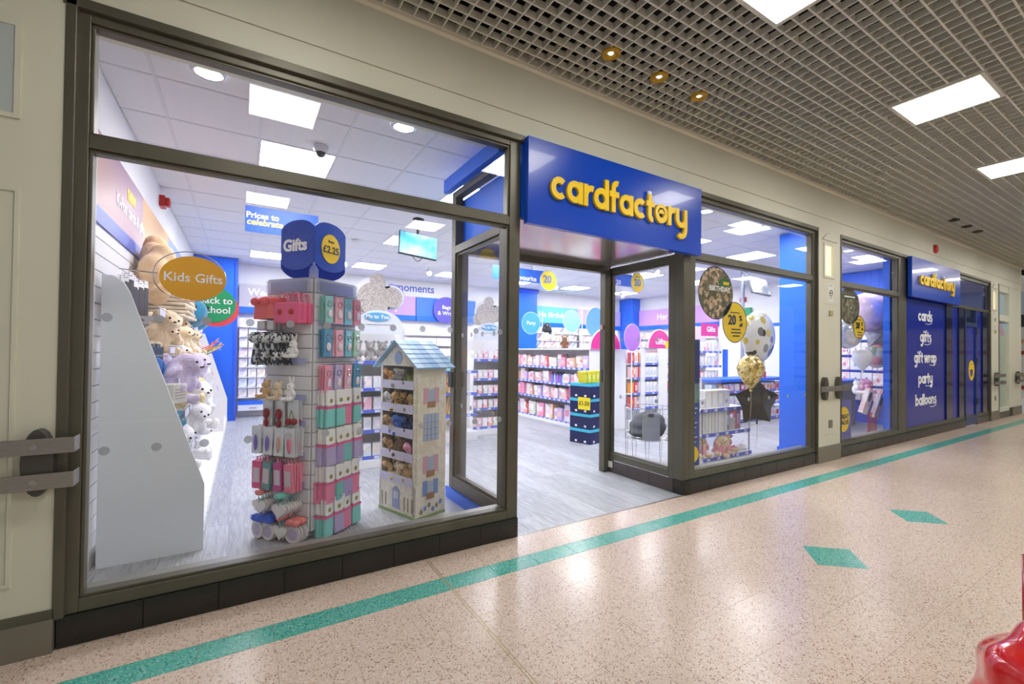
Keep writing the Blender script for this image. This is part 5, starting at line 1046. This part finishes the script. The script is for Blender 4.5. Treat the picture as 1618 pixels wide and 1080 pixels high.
k = disc_sign('disc_sign', 'pale blue disc sign behind the purple one', (6.0, 3.9, 1.95), .26, .3, mat('pale_blue_disc', (120,190,226), .4), [], rim=wht); MB().tube([(.0, .012, -.2), (.0, .012, -1.945)], .01, 6).build('post', wht, k)
# wire bin with a dark bag
bn = thing('wire_bin', 'round wire dump bin on thin legs behind the side glass', 'bin', (4.24, 1.0, 0)); b = MB()
R_ = .27
for z, r_ in ((.70, R_), (.36, R_*.98), (.33, R_*.98)): MB().tube([(r_*math.cos(2*PI*i/28), r_*math.sin(2*PI*i/28), z) for i in range(28)], .004, 5, closed=True).build('hoop', chrome, bn)
for k in range(10):
    a = 2*PI*k/10; MB().tube([(R_*math.cos(a), R_*math.sin(a), .70), (R_*.98*math.cos(a), R_*.98*math.sin(a), .34), (R_*.96*math.cos(a+.05), R_*.96*math.sin(a+.05), .0)], .0035, 5).build('wire_leg', chrome, bn)
MB().lathe([(R_*.95,.335),(R_*.95,.34)], n=24).build('floor_mesh', wire, bn)
b = MB(); b.ell((0,0,.13), (.22,.22,.12), 20, 10); b.ell((.05,.02,.2), (.2,.18,.1), 16, 8); b.ell((-.05,-.02,.06), (.22,.2,.07), 16, 8)
o = put('bundled_bag', remeshed(b, .02), None, (4.24, 1.0, .335), 0, mat('charcoal_fabric', (62,66,74), .6)); tag(o, 'charcoal bundled bag lying in the wire bin', 'bag'); 
t = thing('bin_notice', 'grey rectangular notice board on the wire bin', 'notice', (4.07, .80, .34), (0,0,math.radians(-40))); MB().box(-.10, .10, -.006, .0, 0, .30).build('sheet', mat('notice_grey', (176,182,190), .5), t, bevel=.002); box('clip', chrome, t, -.03, .03, -.01, -.006, .27, .31)
# ================================================================== RIGHT WINDOW: GIFT FIXTURE
fx = thing('gift_fixture', 'tiered white gift fixture close behind the right window', 'shelf unit', (5.28, .62, 0))
MB().box(-.5, .5, .0, .45, 0, .06).build('base', white, fx, bevel=.004); MB().box(-.5, .5, .43, .45, .06, 1.0).build('back_panel', clear, fx)
for s in (-.49, .49): MB().cyl((s, .02, .0), (s, .02, .68), .008, n=8).build('upright', chrome, fx)
for z, y0 in ((.07, .0), (.36, .02), (.66, .04)): shelf_run(fx, -.5, .5, y0, .43, z, tickets=5)
bx = [mat('box_white', (238,238,240), .4), mat('box_ivory', (232,230,222), .45), mat('box_pale_grey', (220,224,230), .45)]
for q in range(9):
    goods('gift_book', 'box', bx[q % 3], (4.82+.065*q, .80, .361), (.055, .22, .26), random.uniform(-.05,.05), 'slim white boxed gift on the middle tier of the window fixture, %s from left' % nth(q+1), 'slim white boxes', patch_child(bx[(q+1) % 3], .3, .8))
for q, (c, lb) in enumerate((((150,160,150), 'grey green framed gift at the right of the middle tier'), ((236,226,224), 'small white gift with tiny picture on the middle tier'), ((206,150,150), 'rose pink tall gift at the right end of the middle tier'))): goods('framed_gift', 'gift', mat('fr%d' % q, c, .4), (5.43+.12*q, .74, .361), (.10, .03, (.26, .15, .27)[q]), .0, lb, None, patch_child((prints[11], prints[2], prints[5])[q], .6, .5))
for q in range(6): goods('gift_carton', 'box', bx[(q+1) % 3], (4.84+.13*q, .85, .661), (.12, .16, .22 if q > 1 else .12), random.uniform(-.06,.06), 'white gift carton on the upper tier of the window fixture, %s from left' % nth(q+1), 'white cartons', patch_child(prints[(10, 4, 10)[q % 3]], .6, .6))
for q in range(3): goods('gift_carton', 'box', mat('box_mint', (206,226,210), .45) if q % 2 else bx[0], (4.86+.13*q, .98, .79), (.11, .12, .24), .05*q, 'tall pale carton standing behind the upper tier, %s from left' % nth(q+1), 'tall pale cartons', patch_child(prints[7], .6, .6))
rb_lb = ('cream plush rabbit in pink dress at the left of the low tier', 'cream plush rabbit in pink dress in the middle of the low tier', 'cream plush rabbit in pink dress at the right of the low tier')
for q, (x, y, s, rz, rl) in enumerate(((4.90, .74, .30, -.3, -.1), (5.16, .68, .29, -.5, .25), (5.42, .74, .29, .1, -.3))):
    o = plush('flop', 'cream', rb_lb[q], (x, y, .072), s, rz, .05, rl, 'plush rabbits in the window')
    MB().lathe([(.30,.10),(.27,.2),(.22,.38),(.16,.55)], (0,.02,0), 18, 1, .86).build('dress', mat('pink_dress', (232,160,178), .8), o, smooth=True)
    for sx in (-1, 1): MB().ell((sx*.25,-.08,.42), (.095,.11,.15), 10, 7).build('sleeve', MATS['pink_dress'], o, smooth=True)
plush('bunny', 'white', 'white plush toy lying at the right end of the low tier', (5.66, .72, .075), .2, .6, .3, 1.2, 'white window plush'); plush('dog', 'pink', 'pink plush toy slumped behind the rabbits on the low tier', (5.58, .86, .075), .28, .3, 0, .4, 'pink window plush')
# balloons
def balloon(kind, label, loc, r, m, rot=0, dp=.34):
    t = thing('balloon', label, 'balloon', loc, (0,0,rot))
    if kind == 'round': b = MB().ell((0,0,0), (r,r*dp,r), 24, 14); b.build('foil', m, t, smooth=True); MB().prism([(-.02,-r-.05),(.02,-r-.05),(.008,-r+.01),(-.008,-r+.01)], -.004, .004).build('neck', m, t)
    elif kind == 'latex': b = MB().lathe([(.001,r*1.15),(r*.5,r*1.02),(r*.85,r*.65),(r,.15*r),(r*.9,-.35*r),(r*.55,-.95*r),(r*.15,-1.45*r),(.012,-1.55*r)], n=20); b.build('skin', m, t, smooth=True); MB().cyl((0,0,-1.55*r), (0,0,-1.65*r), .012, .02, 8).build('neck', m, t)
    else:
        pts = [((r if i % 2 == 0 else r*.68)*math.sin(PI*i/5), (r if i % 2 == 0 else r*.68)*math.cos(PI*i/5)) for i in range(10)]
        b = MB(); n = 10; b.add([(0,-r*.32,0), (0,r*.32,0)]+[(x,0,z) for x, z in pts], [(0, 2+i, 2+(i+1) % n) for i in range(n)]+[(1, 2+(i+1) % n, 2+i) for i in range(n)]); o = b.build('foil', m, t, smooth=False)
        MB().cyl((0,0,-r*.9), (0,0,-r*.6), .01, n=6).build('neck', m, t)
    lo = {'round': -r-.05, 'latex': -1.6*r, 'star': -.9*r}[kind]
    MB().tube([(.01*math.sin(i), 0, lo-.08*i) for i in range(int(min(.5, loc[2]+lo-.1)/.08)+1)] or [(0,0,lo),(0,0,lo-.05)], .002, 4).build('string', mat('balloon_string', (214,200,150), .5), t)
    return t
bal_m = spotmat('spotted_clear_foil', (224,228,234), [(120,120,126),(206,186,90),(60,58,60),(206,190,110),(150,150,156)], 7.5)
gold_c = pmat('gold_confetti', [(206,176,90),(232,206,120),(150,120,60),(240,226,170)], 45, .25, kind='voronoi', interp='CONSTANT', metal=.3); blk = mat('black_foil', (22,22,22), .3, .2, coat=.3)
balloon('round', 'large clear round balloon with gold and grey spots in the right window', (5.66, .45, 1.58), .33, bal_m)
balloon('latex', 'gold confetti balloon below the spotted one', (5.4, .40, 1.16), .16, gold_c); balloon('star', 'black star foil balloon below the gold confetti one', (5.64, .46, .74), .31, blk, -.45)
# counter and till behind
ctr = thing('till_counter', 'white till counter with blue edge and goods shelves behind the balloons', 'counter', (7.9, 2.0, 0))
MB().box(-.9, 1.6, .0, .6, .85, .90).build('worktop', blue, ctr); MB().box(-.9, 1.6, .3, .6, .05, .85).build('carcass', white, ctr); MB().box(-.9, 1.6, .05, .6, 0, .08).build('kick', white, ctr)
for z in (.14, .42, .67): shelf_run(ctr, -.9, 1.6, .03, .3, z, tickets=9)
for zi, z in enumerate((.14, .42, .67)):
    for q in range(14): goods('impulse_pack', 'pack', (prints+hot)[(q*5+zi*4) % 18], (7.1+.17*q, 2.12, z+.001), (.15, .14, .17 if zi < 2 else .14), 0, 'small packet, %s on the %s shelf of the till counter' % (nth(q+1), ('lowest', 'middle', 'upper')[zi]), 'till packets, shelf %d' % zi, patch_child((prints+hot)[(q+3) % 18], .6, .5))
t = thing('card_terminal', 'black card payment terminal on the till counter', 'card machine', (8.3, 2.1, .90), (0,0,-.3)); MB().box(-.04, .04, -.03, .05, 0, .16).build('body', blackm, t, bevel=.01); box('display', mat('terminal_screen', (150,180,200), .2), t, -.03, .03, -.032, -.03, .09, .14); MB().box(-.05, .05, -.05, .06, -.0, .02).build('cradle', blackm, t)
t = thing('till_monitor', 'black till monitor beside the blue column', 'monitor', (8.95, 2.25, .90), (0,0,.3)); MB().box(-.2, .2, 0, .03, .12, .42).build('casing', blackm, t, bevel=.005); box('display', mat('till_display', (70,90,110), .15), t, -.18, .18, -.002, 0, .14, .40); MB().cyl((0,.02,0), (0,.02,.14), .03).build('stand', blackm, t)
for q in range(4): goods('till_item', 'box', hot[q], (8.45+.1*q, 2.12, .902), (.08, .1, .12), .2*q, ('red', 'orange', 'pale pink', 'dark pink')[q]+' small box on the till counter top', None, patch_child(wht, .6, .4))
t = thing('gift_tower', 'tall shelf tower under a pink gifts header behind the yellow sticker', 'shelf unit', (8.0, 3.0, 0)); MB().box(0, .75, .0, .4, 0, .1).build('base', white, t); MB().box(0, .75, .38, .4, .1, 1.95).build('back_panel', white, t); MB().box(.05, .6, -.01, .0, 1.72, 1.98).build('header', MATS['gift_pink'], t); text('Gifts', t, (.36, -.014, 1.86), .15, wht, .004)
for z in (.5, .8, 1.1, 1.4): shelf_run(t, 0, .75, .02, .38, z, tickets=4)
for zi, z in enumerate((.5, .8, 1.1, 1.4)):
    for q in range(6): goods('gift_pack', 'pack', (hot+prints)[(q+zi*3) % 17], (8.08+.12*q, 3.12, z+.001), (.1, .1, .2), 0, 'gift pack, %s on the %s shelf of the tall tower' % (nth(q+1), ('lowest', 'second', 'third', 'top')[zi]), 'tower packs %d' % zi, patch_child(prints[q], .5, .5))
t = thing('blue_upright', 'slim blue upright panel behind the gold balloon', 'panel', (8.75, 2.95, 0)); box('board', blue, t, 0, .14, 0, .03, 0, 1.45); box('foot', blue, t, -.05, .19, -.05, .1, 0, .02)
d3 = struct('door_3', 'blue framed staff door on the right wall behind the balloons', 'door'); box('door_frame', blue, d3, 10.72, 10.78, 2.6, 3.5, 0, 2.1); box('door_leaf', white, d3, 10.70, 10.72, 2.68, 3.42, 0, 2.02)
t = thing('exit_sign', 'green fire exit sign on the white wall above the balloons', 'sign', (10.74, 3.75, 2.42)); MB().box(-.03, .03, -.22, .22, -.09, .09).build('case', mat('exit_green', (30,160,110), .4), t); MB().box(-.035, -.03, .0, .17, -.05, .05).build('pictogram', wht, t)
t = thing('alarm_sounder', 'red alarm sounder on the white wall above the green sign', 'alarm', (10.77, 3.75, 2.72)); MB().cyl((-.0,0,0), (-.07,0,0), .07, .05, 16).build('body', red, t); MB().box(-.02, .0, -.08, .08, -.06, .06).build('base', red, t)
# ================================================================== SMALL FAR WINDOW
silver = pmat('silver_foil', [(190,196,206),(236,238,242),(160,166,180)], 5, .15, metal=.4); pinkf = pmat('pink_foil', [(222,190,214),(240,220,234),(190,150,180)], 5, .2, metal=.2); mixf = pmat('confetti_foil', [(200,206,200),(120,140,120),(220,150,150),(230,232,236)], 7, .2, kind='voronoi', interp='CONSTANT')
balloon('round', 'large pale pink foil balloon in the small far window', (9.18, .56, 2.10), .34, pinkf, 0, .9); balloon('round', 'silver foil balloon left of the pink one in the far window', (8.25, .5, 1.70), .24, silver, 0, .8); balloon('star', 'silver star balloon under the pink one in the far window', (9.45, .5, 1.72), .28, silver, -.9); balloon('round', 'clear confetti balloon low in the far window', (9.3, .48, 1.34), .2, mixf, 0, .9); balloon('latex', 'white heart shaped balloon in front of the confetti one', (8.52, .40, 1.32), .14, mat('pearl_white', (226,228,232), .2, coat=.4))
t = thing('balloon_wall', 'shelved wall bay of numbered balloon packs in the far window', 'shelf unit', (10.6, 0, 0))
for z in (.45, .75, 1.05, 1.35, 1.65, 1.95): MB().box(0, .14, .25, 1.85, z-.02, z).build('shelf', mat('shelf_blue', (40,90,205), .4), t)
for zi, z in enumerate((.46, .76, 1.06, 1.36, 1.66, 1.96)):
    for q in range(8):
        y = .35+.19*q; num = str((zi*3+7-q) % 10)
        if zi in (1, 2, 3): num = {1: '89765432', 2: '65456543', 3: '32132121'}[zi][q]
        o = goods('number_pack', 'balloon pack', MATS['card_white'] if q % 3 else prints[0], (10.62, y, z+.001), (.18, .02, .25), (0, 0, -PI/2), 'balloon pack printed %s, %s along the %s row of the far window' % (num, nth(q+1), ('lowest', 'second', 'third', 'fourth', 'fifth', 'top')[zi]), 'number packs row %d' % zi)
        text(num, o, (0, -.013, .11), .12, (mat('num_blue', (60,110,180), .5), mat('num_pink', (214,120,150), .5))[zi == 3 or q % 3 == 0], .002)
t = thing('display_ledge', 'blue topped ledge with a dark screen in the far window', 'counter', (9.2, 1.0, 0)); MB().box(-.1, 1.2, 0, .5, .85, .89).build('worktop', blue, t); MB().box(-.08, 1.15, .2, .48, 0, .85).build('carcass', mat('grey_carcass', (150,156,166), .5), t)
t = thing('till_monitor', 'black screen standing on the ledge in the far window', 'monitor', (9.55, 1.2, .89), (0,0,.2)); MB().box(-.2, .2, 0, .04, .1, .42).build('casing', blackm, t, bevel=.005); box('display', mat('teal_display', (60,120,140), .2), t, -.17, .17, -.003, 0, .13, .39); MB().cyl((0,.02,0), (0,.02,.12), .04).build('stand', blackm, t)
bagm = pmat('party_bag_print', [(240,232,232),(244,240,240),(226,190,196),(236,226,226)], 6, .5)
for q in range(2):
    t = thing('gift_bag', ('white printed gift bag with a dark round badge, left one in far window', 'white printed gift bag with a dark round badge, right one in far window')[q], 'bag', (8.55+.42*q, .36, .62-.1*q), (.2, .2, .15)); MB().prism([(-.16,-.2),(.16,-.2),(.14,.2),(-.14,.2)], -.03, .03).build('bag', bagm, t); MB().prism(disc_pts(.085, .08, 20, .0, .08), -.034, -.03).build('badge', mat('badge_navy', (44,54,84), .5), t); MB().tube([(-.07,0,.2),(-.05,0,.3),(.05,0,.3),(.07,0,.2)], .006, 5).build('handle', red, t)
for q in range(6):
    t = thing('ribbon_streamer', 'shiny red ribbon streamer under the gift bags, %s from left' % nth(q+1), 'ribbon', (8.58+.06*q, .36, .0), (0, .12, 0), group='red ribbon streamers'); MB().prism([(-.012,.44),(.012,.44),(.03,.02),(.0,.02)], -.002, .002).build('strip', mat('red_foil', (220,70,44), .2, .5), t); MB().box(-.02,.02,-.006,.006,.0,.02).build('weight', red, t)
for q in range(3): plush('bear', 'pink' if q else 'white', ('red and white plush above the gift bags', 'pink plush on the left above the gift bags', 'pink plush on the right above the gift bags')[q], (8.6+.2*q, .52, .72), .26, .2, 0, .2, 'plush above the bags')
# ================================================================== RED RIDE CORNER
from mathutils import noise
b = MB(); b.ell((0,0,0), (1,1,1), 64, 40)
vs = []
for v in b.v:
    v = Vector(v); a = math.atan2(v.y, v.x); d = math.acos(max(-1, min(1, v.z)))
    f = 1+.045*math.sin(2*a+10*d)*min(1, d*2)+.05*(noise.noise(v*2.2)+.5*noise.noise(v*4.7))
    vs.append((v.x*.27*f, v.y*.24*f, .27+v.z*.27*f))
b.v = vs
o = tag(b.build('swirl_bundle', mat('glossy_red', (205,20,24), .16, coat=.6), smooth=True), 'glossy red swirled plastic bundle at the bottom right corner', 'plastic bag'); o.location = (2.13, -2.53, 0)
t = thing('red_post', 'dark red upright post just inside the right edge of the picture', 'post', (2.72, -2.33, 0)); MB().cyl((0,0,0), (0,0,.55), .03, n=16).build('tube', mat('dark_red', (150,10,14), .2, coat=.5), t, smooth=True); MB().lathe([(.07,0),(.07,.01),(.03,.03)], n=16).build('foot', MATS['dark_red'], t)
